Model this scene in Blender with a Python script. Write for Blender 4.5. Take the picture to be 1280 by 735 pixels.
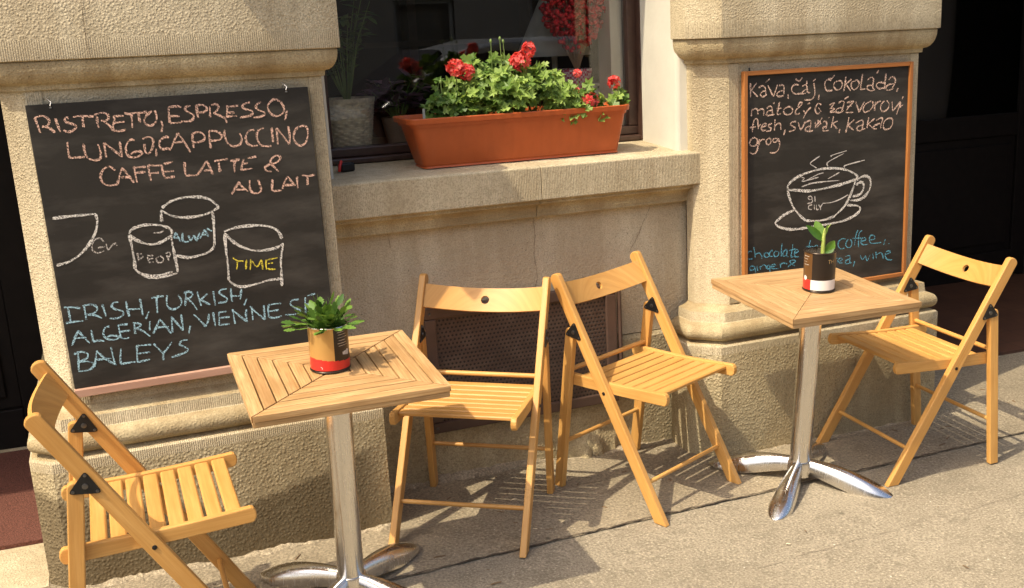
import bpy, bmesh, math, random
from mathutils import Vector, Matrix
R = math.radians
random.seed(7)
for o in list(bpy.data.objects):
    bpy.data.objects.remove(o)
SC = bpy.context.scene
COL = SC.collection

# ------------------------------------------------------------------ camera
cam_d = bpy.data.cameras.new('camera')
cam = bpy.data.objects.new('camera', cam_d)
COL.objects.link(cam)
CAMX = Vector((0.9162056, -0.3988523, -0.0385232))
CAMD = Vector((-0.1352555, -0.2173289, -0.9666820))
CAMF = Vector((0.3771912, 0.8908900, -0.2530649))
m = Matrix.Identity(4)
for i in range(3):
    m[i][0] = CAMX[i]; m[i][1] = -CAMD[i]; m[i][2] = -CAMF[i]
m.translation = Vector((-0.5265, -3.6775, 1.5671))
cam.matrix_world = m
cam_d.sensor_width = 36.0
cam_d.lens = 36.0 * 1365.18 / 1280.0
cam_d.shift_x = -88.92 / 1280.0
cam_d.shift_y = 24.42 / 1280.0
cam_d.clip_start = 0.05
cam_d.clip_end = 600.0
SC.camera = cam

# ------------------------------------------------------------------ sky, sun, exposure
SUN_TO = Vector((-0.66, -0.200, 1.0)).normalized()      # direction towards the sun
SUN_EL = math.asin(SUN_TO.z)
SUN_AZ = math.atan2(SUN_TO.x, SUN_TO.y)
world = bpy.data.worlds.new('World')
SC.world = world
world.use_nodes = True
wn = world.node_tree
bg = wn.nodes['Background']
sky = wn.nodes.new('ShaderNodeTexSky')
sky.sky_type = 'NISHITA'
sky.sun_disc = False
sky.sun_elevation = SUN_EL
sky.sun_rotation = SUN_AZ % (2 * math.pi)
sky.dust_density = 6.0
sky.ozone_density = 0.6
wn.links.new(sky.outputs[0], bg.inputs['Color'])
bg.inputs['Strength'].default_value = 0.15
sun_d = bpy.data.lights.new('sun', 'SUN')
sun_d.energy = 3.15
sun_d.angle = R(0.55)
sun_d.color = (1.0, 0.88, 0.67)
sun = bpy.data.objects.new('sun', sun_d)
COL.objects.link(sun)
sun.rotation_euler = (-SUN_TO).to_track_quat('-Z', 'Y').to_euler()
sun.location = SUN_TO * 30
vs = SC.view_settings
vs.view_transform = 'Standard'
vs.look = 'None'
vs.gamma = 1.0
vs.exposure = 0.72
vs.use_curve_mapping = False

# ------------------------------------------------------------------ helpers
GX, GY = -0.016443, 0.032969            # the pavement falls towards the street and along the facade
def gz(x, y):
    return GX * max(-12.0, min(12.0, x)) + GY * max(y, -1.7)

def NB():
    bm = bmesh.new()
    bm.faces.layers.float.new('tone'); bm.loops.layers.uv.new('UVMap')
    return bm

def put(name, bm, mats, parent=None, smooth=None, bevel=0.0, tag=None):
    me = bpy.data.meshes.new(name)
    bmesh.ops.recalc_face_normals(bm, faces=bm.faces) if tag != 'norecalc' else None
    bm.to_mesh(me); bm.free()
    if not isinstance(mats, (list, tuple)):
        mats = [mats]
    for q in mats:
        me.materials.append(q)
    if smooth is not None:
        for p in me.polygons:
            p.use_smooth = True
        me.set_sharp_from_angle(angle=R(smooth))
    o = bpy.data.objects.new(name, me)
    COL.objects.link(o)
    if parent is not None:
        o.parent = parent
    if bevel > 0:
        b = o.modifiers.new('bevel', 'BEVEL')
        b.width = bevel; b.segments = 2; b.limit_method = 'ANGLE'; b.angle_limit = R(40)
        b.harden_normals = False
    return o

def root(name, label, cat, loc=(0, 0, 0), rot=None, group=None):
    o = bpy.data.objects.new(name, None)
    COL.objects.link(o)
    o.empty_display_size = 0.1
    if rot is None:
        o.location = loc
    else:
        mm = rot.to_4x4(); mm.translation = Vector(loc)
        o.matrix_world = mm
        l, q, s = mm.decompose()
        o.location = l; o.rotation_euler = q.to_euler()
    o['label'] = label; o['category'] = cat
    if group: o['group'] = group
    return o

def tagit(o, label, cat, group=None):
    o['label'] = label; o['category'] = cat
    if group: o['group'] = group
    return o

def struct(o):
    o['kind'] = 'structure'
    return o

def copy_tree(o, parent=None):
    c = o.copy(); COL.objects.link(c)
    if parent is not None:
        c.parent = parent
    for ch in list(o.children):
        copy_tree(ch, c)
    return c

def box(bm, x0, x1, y0, y1, z0, z1, mi=0):
    v = [bm.verts.new(p) for p in ((x0,y0,z0),(x1,y0,z0),(x1,y1,z0),(x0,y1,z0),(x0,y0,z1),(x1,y0,z1),(x1,y1,z1),(x0,y1,z1))]
    fs = []
    for q in ((0,3,2,1),(4,5,6,7),(0,1,5,4),(1,2,6,5),(2,3,7,6),(3,0,4,7)):
        f = bm.faces.new([v[i] for i in q]); f.material_index = mi; fs.append(f)
    return fs

def loft(bm, rings, close=True, cap0=True, cap1=True, mi=0):
    vr = [[bm.verts.new(p) for p in r] for r in rings]
    n = len(vr[0]); fs = []
    for a, b in zip(vr[:-1], vr[1:]):
        for i in range(n if close else n - 1):
            j = (i + 1) % n
            f = bm.faces.new((a[i], a[j], b[j], b[i])); f.material_index = mi; fs.append(f)
    if cap0: f = bm.faces.new(vr[0][::-1]); f.material_index = mi; fs.append(f)
    if cap1: f = bm.faces.new(vr[-1]); f.material_index = mi; fs.append(f)
    return fs

def circ(c, r, n=16, ax=2, ph=0.0):
    out = []
    for i in range(n):
        a = ph + 2 * math.pi * i / n
        if ax == 2: out.append((c[0] + r*math.cos(a), c[1] + r*math.sin(a), c[2]))
        elif ax == 0: out.append((c[0], c[1] + r*math.cos(a), c[2] + r*math.sin(a)))
        else: out.append((c[0] + r*math.cos(a), c[1], c[2] + r*math.sin(a)))
    return out

def tube(bm, pts, rad, n=8, cap=True, mi=0):
    pts = [Vector(p) for p in pts]
    rings = []
    prev = None
    for i, p in enumerate(pts):
        d = (pts[min(i+1, len(pts)-1)] - pts[max(i-1, 0)]).normalized()
        ref = Vector((0, 0, 1)) if abs(d.z) < 0.9 else Vector((1, 0, 0))
        if prev is not None: ref = prev
        u = (ref - d * ref.dot(d)).normalized(); prev = u
        v = d.cross(u)
        r = rad[i] if isinstance(rad, (list, tuple)) else rad
        rings.append([p + u*r*math.cos(2*math.pi*k/n) + v*r*math.sin(2*math.pi*k/n) for k in range(n)])
    return loft(bm, rings, True, cap, cap, mi)

def plate(bm, poly, x0, x1, mi=0):
    """polygon in (y,z) extruded along x"""
    a = [bm.verts.new((x0, p[0], p[1])) for p in poly]
    b = [bm.verts.new((x1, p[0], p[1])) for p in poly]
    fs = [bm.faces.new(a), bm.faces.new(b[::-1])]
    n = len(poly)
    for i in range(n):
        j = (i + 1) % n
        fs.append(bm.faces.new((a[i], b[i], b[j], a[j])))
    for f in fs: f.material_index = mi
    return fs

def uvalong(bm, faces, axis, off=None):
    uvl = bm.loops.layers.uv.verify()
    a = Vector(axis).normalized()
    ref = Vector((1, 0, 0)) if abs(a.x) < 0.8 else Vector((0, 1, 0))
    p = (ref - a * ref.dot(a)).normalized(); q = a.cross(p)
    if off is None: off = (random.random()*7, random.random()*7)
    for f in faces:
        for l in f.loops:
            c = l.vert.co
            l[uvl].uv = (c.dot(a) + off[0], c.dot(p) + c.dot(q)*0.9 + off[1])

def toneface(bm, faces, t):
    lay = bm.faces.layers.float.get('tone') or bm.faces.layers.float.new('tone')
    for f in faces: f[lay] = t

# ------------------------------------------------------------------ materials
def newmat(name):
    mt = bpy.data.materials.new(name); mt.use_nodes = True
    nt = mt.node_tree
    return mt, nt, nt.nodes['Principled BSDF']
def nd(nt, t, **kw):
    n = nt.nodes.new(t)
    for k, v in kw.items():
        if k in n.inputs.keys(): n.inputs[k].default_value = v
        else: setattr(n, k, v)
    return n
def mapping(nt, src, scale=(1,1,1), rot=(0,0,0)):
    tc = nt.nodes.new('ShaderNodeTexCoord')
    mp = nt.nodes.new('ShaderNodeMapping')
    mp.inputs['Scale'].default_value = scale
    mp.inputs['Rotation'].default_value = rot
    nt.links.new(tc.outputs[src], mp.inputs['Vector'])
    return mp.outputs[0]
def noise(nt, vec, scale, detail=4.0, rough=0.55):
    n = nt.nodes.new('ShaderNodeTexNoise')
    n.inputs['Scale'].default_value = scale; n.inputs['Detail'].default_value = detail
    n.inputs['Roughness'].default_value = rough
    nt.links.new(vec, n.inputs['Vector'])
    return n.outputs['Fac']
def ramp(nt, fac, stops, interp='LINEAR'):
    r = nt.nodes.new('ShaderNodeValToRGB')
    r.color_ramp.interpolation = interp
    el = r.color_ramp.elements
    while len(el) < len(stops): el.new(0.5)
    for e, (p, c) in zip(el, stops):
        e.position = p; e.color = (c[0], c[1], c[2], 1) if isinstance(c, (tuple, list)) else (c, c, c, 1)
    nt.links.new(fac, r.inputs[0])
    return r.outputs[0]
def mixc(nt, fac, a, b, mode='MIX'):
    n = nt.nodes.new('ShaderNodeMix'); n.data_type = 'RGBA'; n.blend_type = mode
    for s, v in ((0, fac), (6, a), (7, b)):
        if hasattr(v, 'is_linked') or hasattr(v, 'links'): nt.links.new(v, n.inputs[s])
        elif s == 0: n.inputs[0].default_value = v
        else: n.inputs[s].default_value = (v[0], v[1], v[2], 1)
    return n.outputs[2]
def mth(nt, op, a, b=None, c=None, clamp=False):
    n = nt.nodes.new('ShaderNodeMath'); n.operation = op; n.use_clamp = clamp
    for i, v in enumerate((a, b, c)):
        if v is None: continue
        if isinstance(v, (int, float)): n.inputs[i].default_value = v
        else: nt.links.new(v, n.inputs[i])
    return n.outputs[0]
def bump(nt, bs, h, strength=0.5, dist=0.005):
    b = nt.nodes.new('ShaderNodeBump')
    b.inputs['Strength'].default_value = strength; b.inputs['Distance'].default_value = dist
    nt.links.new(h, b.inputs['Height']); nt.links.new(b.outputs[0], bs.inputs['Normal'])
    return b
def simple(name, col, rough=0.6, metal=0.0, spec=0.5, var=0.12, vscale=12.0, bmp=0.0, bscale=120.0):
    mt, nt, bs = newmat(name)
    v = mapping(nt, 'Object')
    f = noise(nt, v, vscale, 4)
    c = ramp(nt, f, [(0.3, tuple(k*(1-var) for k in col)), (0.7, tuple(min(1, k*(1+var)) for k in col))])
    nt.links.new(c, bs.inputs['Base Color'])
    bs.inputs['Roughness'].default_value = rough; bs.inputs['Metallic'].default_value = metal
    bs.inputs['Specular IOR Level'].default_value = spec
    if bmp: bump(nt, bs, noise(nt, v, bscale, 3), bmp, 0.003)
    return mt

def stone(name, lo, hi, grain, bstr, tooled=False, damp=False, streak=0.35, pit=75.0):
    mt, nt, bs = newmat(name)
    v = mapping(nt, 'Object')
    big = noise(nt, v, 2.2, 5, 0.6)
    fine = noise(nt, v, grain, 4, 0.65)
    vor = nd(nt, 'ShaderNodeTexVoronoi', Scale=pit); nt.links.new(v, vor.inputs['Vector'])
    pitd = ramp(nt, vor.outputs['Distance'], [(0.10, 0.0), (0.55, 1.0)])
    coarse = noise(nt, v, pit*0.45, 4, 0.7)
    vs_ = mapping(nt, 'Object', (7, 7, 0.8))
    st = noise(nt, vs_, 1.0, 5, 0.6)
    base = ramp(nt, big, [(0.30, lo), (0.68, hi)])
    base = mixc(nt, ramp(nt, fine, [(0.36, 0.55), (0.52, 0.0)]), base, tuple(k*0.45 for k in lo))
    base = mixc(nt, ramp(nt, fine, [(0.56, 0.0), (0.72, 0.45)]), base, tuple(min(0.8, k*1.25) for k in hi))
    base = mixc(nt, ramp(nt, coarse, [(0.34, 0.30), (0.50, 0.0)]), base, tuple(k*0.6 for k in lo))
    base = mixc(nt, ramp(nt, st, [(0.42, streak), (0.62, 0.0)]), base, (lo[0]*0.55, lo[1]*0.47, lo[2]*0.38))
    # small dark pores
    po = nd(nt, 'ShaderNodeTexVoronoi', Scale=46.0); nt.links.new(v, po.inputs['Vector'])
    pm = mth(nt, 'MULTIPLY', ramp(nt, po.outputs['Distance'], [(0.06, 1.0), (0.12, 0.0)]), ramp(nt, noise(nt, v, 9, 2), [(0.52, 0.0), (0.62, 0.8)]))
    base = mixc(nt, pm, base, tuple(k*0.22 for k in lo))
    if damp:
        sx = nd(nt, 'ShaderNodeSeparateXYZ'); nt.links.new(v, sx.inputs[0])
        edge = mth(nt, 'MULTIPLY_ADD', mth(nt, 'ABSOLUTE', mth(nt, 'ADD', sx.outputs[0], 0.30)), 0.29, 0.150)
        wob = mth(nt, 'MULTIPLY_ADD', noise(nt, v, 7, 5), 0.09, -0.045)
        dd = mth(nt, 'SUBTRACT', mth(nt, 'ADD', edge, wob), sx.outputs[2])
        mk = ramp(nt, mth(nt, 'MULTIPLY_ADD', dd, 34.0, 0.5, True), [(0.0, 0.0), (1.0, 0.74)])
        right = ramp(nt, mth(nt, 'MULTIPLY_ADD', sx.outputs[0], 12.0, -1.0, True), [(0.0, 1.0), (1.0, 0.15)])
        base = mixc(nt, mth(nt, 'MULTIPLY', mk, right), base, (0.105, 0.076, 0.040))
    nt.links.new(base, bs.inputs['Base Color'])
    bs.inputs['Roughness'].default_value = 0.92; bs.inputs['Specular IOR Level'].default_value = 0.2
    h = mth(nt, 'ADD', mth(nt, 'MULTIPLY', fine, 0.55), mth(nt, 'ADD', mth(nt, 'MULTIPLY', pitd, -0.45), mth(nt, 'MULTIPLY', coarse, 0.5)))
    if tooled:
        wv = nd(nt, 'ShaderNodeTexWave', Scale=52.0, Distortion=2.2); wv.bands_direction = 'X'
        wv.inputs['Detail'].default_value = 2.0; wv.inputs['Detail Scale'].default_value = 3.0
        nt.links.new(v, wv.inputs['Vector'])
        h = mth(nt, 'ADD', mth(nt, 'MULTIPLY', wv.outputs['Fac'], 0.30), mth(nt, 'MULTIPLY', fine, 0.7))
    h = mth(nt, 'SUBTRACT', h, mth(nt, 'MULTIPLY', pm, 0.5))
    bump(nt, bs, h, bstr*0.85, 0.011)
    return mt

LO, HI = (0.465, 0.39, 0.25), (0.615, 0.53, 0.365)
M_stone = stone('sandstone', LO, HI, 230, 0.5, pit=120.0)
M_rough = stone('bush_hammered_stone', (0.42, 0.345, 0.205), (0.55, 0.465, 0.295), 190, 0.7, damp=False, pit=88.0)
M_roughd = stone('stained_stone', (0.42, 0.345, 0.205), (0.55, 0.465, 0.295), 190, 0.7, damp=True, pit=88.0)
M_tool = stone('tooled_stone', LO, HI, 200, 0.6, tooled=True, pit=120.0)
M_mould = stone('weathered_moulding_stone', (0.42, 0.335, 0.19), (0.58, 0.49, 0.31), 230, 0.4, streak=0.6, pit=130.0)
M_apron = stone('apron_stone', (0.53, 0.445, 0.305), (0.69, 0.60, 0.43), 200, 0.45, streak=0.40, pit=90.0)
M_plaster = simple('lime_plaster', (0.56, 0.53, 0.44), 0.9, var=0.07, vscale=5, bmp=0.25, bscale=60)

def wood(name, a, b, dark, rough=0.42, fine=1.0, spec=0.4, stain=0.0, vary=0.0):
    mt, nt, bs = newmat(name)
    v = mapping(nt, 'UV', (3.0, 55.0, 1.0))
    f1 = noise(nt, v, 1.0, 5, 0.6)
    v2 = mapping(nt, 'UV', (9.0, 230.0, 1.0))
    f2 = noise(nt, v2, 1.0, 3, 0.6)
    v3 = mapping(nt, 'UV', (4.0, 7.0, 1.0))
    f3 = noise(nt, v3, 1.0, 3, 0.5)
    c = ramp(nt, f1, [(0.28, a), (0.70, b)])
    c = mixc(nt, ramp(nt, f2, [(0.36, 0.45*fine), (0.60, 0.0)]), c, dark)
    c = mixc(nt, ramp(nt, f3, [(0.30, 0.55*fine + stain), (0.52, 0.0)]), c, tuple(k*0.75 for k in a))
    at = nd(nt, 'ShaderNodeAttribute'); at.attribute_name = 'tone'
    c = mixc(nt, mth(nt, 'MULTIPLY', at.outputs['Fac'], 0.55), c, dark)
    if vary:
        oi = nd(nt, 'ShaderNodeObjectInfo')
        c = mixc(nt, mth(nt, 'MULTIPLY', oi.outputs['Random'], vary), c, dark)
    nt.links.new(c, bs.inputs['Base Color'])
    nt.links.new(ramp(nt, f3, [(0.3, rough+0.08), (0.7, rough-0.06)]), bs.inputs['Roughness'])
    bs.inputs['Specular IOR Level'].default_value = spec
    bump(nt, bs, f2, 0.10, 0.001)
    return mt
M_beech = wood('varnished_beech', (0.56, 0.282, 0.068), (0.70, 0.405, 0.128), (0.40, 0.175, 0.04), 0.38, 0.7, vary=0.28)
M_teak = wood('weathered_teak', (0.45, 0.262, 0.102), (0.66, 0.44, 0.215), (0.24, 0.11, 0.035), 0.5, 1.25, 0.3, 0.22)
M_pale = wood('pale_oiled_teak', (0.43, 0.262, 0.11), (0.60, 0.405, 0.205), (0.25, 0.12, 0.042), 0.5, 1.2, 0.3, 0.12)
M_frame = wood('orange_pine_frame', (0.33, 0.118, 0.028), (0.42, 0.168, 0.045), (0.20, 0.06, 0.012), 0.5, 0.5)
M_ledge = wood('pink_primed_wood', (0.42, 0.24, 0.165), (0.50, 0.30, 0.21), (0.30, 0.15, 0.09), 0.6, 0.4)
M_dwood = simple('dark_brown_window_wood', (0.055, 0.028, 0.019), 0.4, var=0.25, vscale=30)
M_door = simple('black_brown_door_wood', (0.006, 0.004, 0.003), 0.65, spec=0.2, var=0.3, vscale=20)
M_blackm = simple('black_metal', (0.012, 0.012, 0.012), 0.42, metal=0.3)
mt, nt, bs = newmat('blackboard_slate')
v = mapping(nt, 'Object')
v2 = mapping(nt, 'Object', (2.0, 3.0, 7.0), (0, R(28), 0))
c = ramp(nt, noise(nt, v, 5, 4), [(0.3, (0.019, 0.0165, 0.013)), (0.7, (0.027, 0.0235, 0.018))])
c = mixc(nt, ramp(nt, noise(nt, v2, 1.6, 6, 0.65), [(0.46, 0.0), (0.76, 0.50)]), c, (0.11, 0.098, 0.082))
c = mixc(nt, ramp(nt, noise(nt, v, 190, 2), [(0.66, 0.0), (0.80, 0.25)]), c, (0.12, 0.105, 0.09))
nt.links.new(c, bs.inputs['Base Color']); bs.inputs['Roughness'].default_value = 0.66; bs.inputs['Specular IOR Level'].default_value = 0.3
M_board = mt
M_rivet = simple('dark_steel_rivet', (0.13, 0.125, 0.12), 0.35, metal=0.9)
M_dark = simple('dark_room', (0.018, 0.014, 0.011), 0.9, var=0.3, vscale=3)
M_soil = simple('potting_soil', (0.03, 0.02, 0.012), 0.95, var=0.5, vscale=60, bmp=0.8, bscale=90)

def metal(name, col, rough, an=0.0):
    mt, nt, bs = newmat(name)
    v = mapping(nt, 'Object', (60, 60, 4))
    f = noise(nt, v, 3.0, 3)
    nt.links.new(ramp(nt, f, [(0.3, rough*0.7), (0.7, rough*1.35)]), bs.inputs['Roughness'])
    bs.inputs['Base Color'].default_value = (*col, 1); bs.inputs['Metallic'].default_value = 1.0
    vv = mapping(nt, 'Object')
    bump(nt, bs, noise(nt, vv, 14, 2), 0.05, 0.01)
    return mt
M_alu = metal('polished_aluminium', (0.72, 0.70, 0.67), 0.22)
M_steel = metal('galvanised_wire', (0.6, 0.6, 0.58), 0.35)
M_rim = metal('tin_rim', (0.8, 0.76, 0.68), 0.25)

def asphalt(name, a, b, grit, bs_):
    mt, nt, bs = newmat(name)
    v = mapping(nt, 'Object')
    n1 = noise(nt, v, 1.6, 5, 0.6); n2 = noise(nt, v, grit, 3, 0.7)
    vo = nd(nt, 'ShaderNodeTexVoronoi', Scale=grit*0.7); nt.links.new(v, vo.inputs['Vector'])
    c = ramp(nt, n1, [(0.3, a), (0.7, b)])
    n3 = noise(nt, v, 13, 5, 0.65)
    c = mixc(nt, ramp(nt, n3, [(0.36, 0.35), (0.5, 0.0)]), c, tuple(k*0.62 for k in a))
    c = mixc(nt, ramp(nt, n2, [(0.38, 0.62), (0.50, 0.0)]), c, tuple(k*0.5 for k in a))
    c = mixc(nt, ramp(nt, n2, [(0.56, 0.0), (0.68, 0.75)]), c, tuple(min(1, k*1.6) for k in b))
    sp = nd(nt, 'ShaderNodeTexVoronoi', Scale=26.0); nt.links.new(v, sp.inputs['Vector'])
    msk = mth(nt, 'MULTIPLY', ramp(nt, sp.outputs['Distance'], [(0.05, 1.0), (0.10, 0.0)]), ramp(nt, noise(nt, v, 5, 2), [(0.5, 0.0), (0.6, 0.9)]))
    c = mixc(nt, msk, c, (0.62, 0.56, 0.46))
    gm = nd(nt, 'ShaderNodeTexVoronoi', Scale=3.1); nt.links.new(v, gm.inputs['Vector'])
    gmask = mth(nt, 'MULTIPLY', ramp(nt, gm.outputs['Distance'], [(0.028, 0.75), (0.050, 0.0)]), ramp(nt, noise(nt, v, 0.9, 2), [(0.45, 0.2), (0.6, 1.0)]))
    c = mixc(nt, gmask, c, tuple(k*0.40 for k in a))
    wv_ = noise(nt, v, 0.75, 6, 0.62)
    c = mixc(nt, ramp(nt, wv_, [(0.36, 0.42), (0.50, 0.0)]), c, tuple(k*0.66 for k in a))
    c = mixc(nt, ramp(nt, wv_, [(0.55, 0.0), (0.72, 0.20)]), c, tuple(k*1.15 for k in b))
    nt.links.new(c, bs.inputs['Base Color'])
    bs.inputs['Roughness'].default_value = 0.95; bs.inputs['Specular IOR Level'].default_value = 0.15
    bump(nt, bs, mth(nt, 'ADD', n2, mth(nt, 'MULTIPLY', vo.outputs['Distance'], 0.6)), bs_, 0.006)
    return mt
M_pave = asphalt('worn_pavement', (0.245, 0.208, 0.148), (0.312, 0.268, 0.196), 130, 0.45)
M_strip = asphalt('rough_wall_strip', (0.25, 0.205, 0.14), (0.31, 0.26, 0.18), 110, 0.65)
M_road = asphalt('road_asphalt', (0.05, 0.048, 0.045), (0.07, 0.066, 0.06), 90, 0.4)
M_crack = simple('dirt_in_joint', (0.085, 0.065, 0.045), 0.95, var=0.4, vscale=40)

def chalk(name, col, dens):
    mt, nt, bs = newmat(name)
    v = mapping(nt, 'Object')
    f = noise(nt, v, 330, 2, 0.7)
    vw = nd(nt, 'ShaderNodeTexWave', Scale=75.0, Distortion=5.0); vw.bands_direction = 'DIAGONAL'
    nt.links.new(v, vw.inputs['Vector'])
    f = mth(nt, 'ADD', mth(nt, 'MULTIPLY', f, 0.92), mth(nt, 'MULTIPLY', vw.outputs['Fac'], 0.08))
    bs.inputs['Base Color'].default_value = (*col, 1); bs.inputs['Roughness'].default_value = 0.95
    bs.inputs['Specular IOR Level'].default_value = 0.05
    nt.links.new(ramp(nt, f, [(0.50 - dens*0.16, 0.0), (0.66 - dens*0.16, 1.0)]), bs.inputs['Alpha'])
    return mt
CH = {'pink': chalk('salmon_chalk', (0.80, 0.51, 0.385), 0.62), 'white': chalk('white_chalk', (0.78, 0.74, 0.66), 0.68),
      'grey': chalk('thin_white_chalk', (0.62, 0.57, 0.51), 0.55), 'yellow': chalk('yellow_chalk', (0.85, 0.70, 0.08), 0.7),
      'blue': chalk('light_blue_chalk', (0.40, 0.62, 0.70), 0.68)}
CH2 = dict(CH); CH2['blue'] = chalk('blue_chalk', (0.13, 0.40, 0.52), 0.66)
CH2['grey'] = chalk('fine_white_chalk', (0.66, 0.61, 0.55), 0.95)
CH2['pink'] = chalk('pale_pink_chalk', (0.80, 0.56, 0.43), 0.62)

def leafmat(name, a, b, trans=0.25, rough=0.45):
    mt, nt, bs = newmat(name)
    at = nd(nt, 'ShaderNodeAttribute'); at.attribute_name = 'tone'
    v = mapping(nt, 'Object')
    f = mth(nt, 'ADD', mth(nt, 'MULTIPLY', at.outputs['Fac'], 0.75), mth(nt, 'MULTIPLY', noise(nt, v, 70, 2), 0.3))
    c = ramp(nt, f, [(0.1, a), (0.85, b)])
    nt.links.new(c, bs.inputs['Base Color'])
    bs.inputs['Roughness'].default_value = rough; bs.inputs['Specular IOR Level'].default_value = 0.35
    tr = nt.nodes.new('ShaderNodeBsdfTranslucent')
    nt.links.new(mixc(nt, 0.5, c, (0.9, 0.9, 0.2), 'MULTIPLY'), tr.inputs['Color'])
    mx = nt.nodes.new('ShaderNodeMixShader'); mx.inputs[0].default_value = trans
    out = nt.nodes['Material Output']
    nt.links.new(bs.outputs[0], mx.inputs[1]); nt.links.new(tr.outputs[0], mx.inputs[2])
    nt.links.new(mx.outputs[0], out.inputs['Surface'])
    return mt
M_ger = leafmat('geranium_leaf', (0.055, 0.13, 0.015), (0.33, 0.46, 0.10), 0.3)
M_petal = leafmat('geranium_petal', (0.66, 0.016, 0.018), (0.94, 0.22, 0.19), 0.3, 0.6)
M_cact = leafmat('cactus_leaf', (0.03, 0.085, 0.014), (0.17, 0.30, 0.05), 0.2)
M_spr = leafmat('sprout_leaf', (0.035, 0.10, 0.010), (0.19, 0.34, 0.05), 0.2, 0.3)
M_sprst = simple('sprout_stem', (0.30, 0.36, 0.07), 0.5)
M_gstem = simple('green_stem', (0.16, 0.24, 0.06), 0.6)
M_indoor = leafmat('indoor_leaf', (0.06, 0.13, 0.03), (0.20, 0.30, 0.10), 0.25)
M_purple = leafmat('purple_leaf', (0.09, 0.04, 0.07), (0.30, 0.16, 0.22), 0.1)
M_terra = simple('terracotta_plastic', (0.44, 0.092, 0.020), 0.42, var=0.13, vscale=7, spec=0.4)
nt = M_terra.node_tree; bs = nt.nodes['Principled BSDF']
wv = nd(nt, 'ShaderNodeTexWave', Scale=8.5, Distortion=0.4); wv.bands_direction = 'X'
nt.links.new(mapping(nt, 'Object'), wv.inputs['Vector'])
bump(nt, bs, mth(nt, 'ADD', mth(nt, 'MULTIPLY', wv.outputs['Fac'], 0.8), noise(nt, mapping(nt, 'Object'), 40, 3)), 0.22, 0.004)

# ================================================================== THE STREET
def sheet(name, xs, ys, dz, mat, wob=0.0):
    bm = NB()
    g = [[bm.verts.new((x, y, gz(x, y) + dz + (random.uniform(-wob, wob) if wob else 0))) for x in xs] for y in ys]
    for j in range(len(ys)-1):
        for i in range(len(xs)-1):
            bm.faces.new((g[j][i], g[j][i+1], g[j+1][i+1], g[j+1][i]))
    return struct(put(name, bm, mat))
def rng(a, b, n): return [a + (b-a)*i/n for i in range(n+1)]
sheet('ground', rng(-220, 220, 4), rng(-220, 220, 4), -0.19, M_road)
sheet('road', rng(-90, 90, 4), rng(-11.0, -4.55, 2), -0.115, M_road)
bm = NB()
ks = [[(x, y, gz(x, y) + z) for (y, z) in ((-4.58, -0.20), (-4.58, -0.012), (-4.56, 0.004), (-4.43, 0.004), (-4.43, -0.20))] for x in (-40, -12, 12, 40)]
loft(bm, ks, close=False, cap0=False, cap1=False)
struct(put('kerb', bm, M_stone))
# pavement slab (thick, gently uneven)
sheet('pavement', rng(-40, 40, 40), [-4.42, -3.0, -2.2, -1.7, -1.4, -1.0, -0.5, 0.0, 0.5, 1.0, 1.6], 0.0, M_pave)
# rough strip beside the wall: its edge follows the joint
JX = [-6.0, -2.0, -0.6, 0.128, 0.6, 1.003, 1.681, 2.659, 4.0, 8.0]
JY = [-0.74, -0.72, -0.705, -0.689, -0.665, -0.648, -0.636, -0.606, -0.58, -0.52]
def jy(x):
    for a, b, c, d in zip(JX, JX[1:], JY, JY[1:]):
        if a <= x <= b: return c + (d-c)*(x-a)/(b-a)
    return JY[-1]
bm = NB()
N = 260; rows = []
for i in range(N+1):
    x = -6 + 14.0*i/N; y0 = jy(x) + 0.005*random.uniform(-1, 1)
    rows.append([bm.verts.new((x, y, gz(x, y) + 0.004)) for y in (y0, -0.5, -0.3, -0.1, 0.1, 0.18)])
for a, b in zip(rows, rows[1:]):
    for k in range(5): bm.faces.new((a[k], b[k], b[k+1], a[k+1]))
struct(put('pavement_strip', bm, M_strip))
bm = NB(); rows = []
for i in range(521):
    x = -6 + 14.0*i/520; y0 = jy(x) + 0.004*random.uniform(-1, 1); w = 0.0024*random.uniform(0.4, 1.8)
    rows.append([bm.verts.new((x, y, gz(x, y) + 0.008)) for y in (y0 - w, y0 + w)])
for a, b in zip(rows, rows[1:]): bm.faces.new((a[0], b[0], b[1], a[1]))
struct(put('pavement_joint', bm, M_crack))
# faint second seam in the slabs
bm = NB(); rows = []
for i in range(301):
    x = -6 + 14.0*i/300; y0 = -1.13 + 0.045*x + 0.006*random.uniform(-1, 1); w = 0.0008*random.uniform(0.1, 1.8)
    rows.append([bm.verts.new((x, y, gz(x, y) + 0.004)) for y in (y0 - w, y0 + w)])
for a, b in zip(rows, rows[1:]): bm.faces.new((a[0], b[0], b[1], a[1]))
struct(put('pavement_seam', bm, simple('old_seam', (0.22, 0.18, 0.13), 0.95, var=0.3, vscale=30)))

# ================================================================== THE CAFE BUILDING
cafe = root('cafe_building', 'sandstone cafe front with two pilasters, a shop window with deep sill and two dark doorways', 'building')

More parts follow.
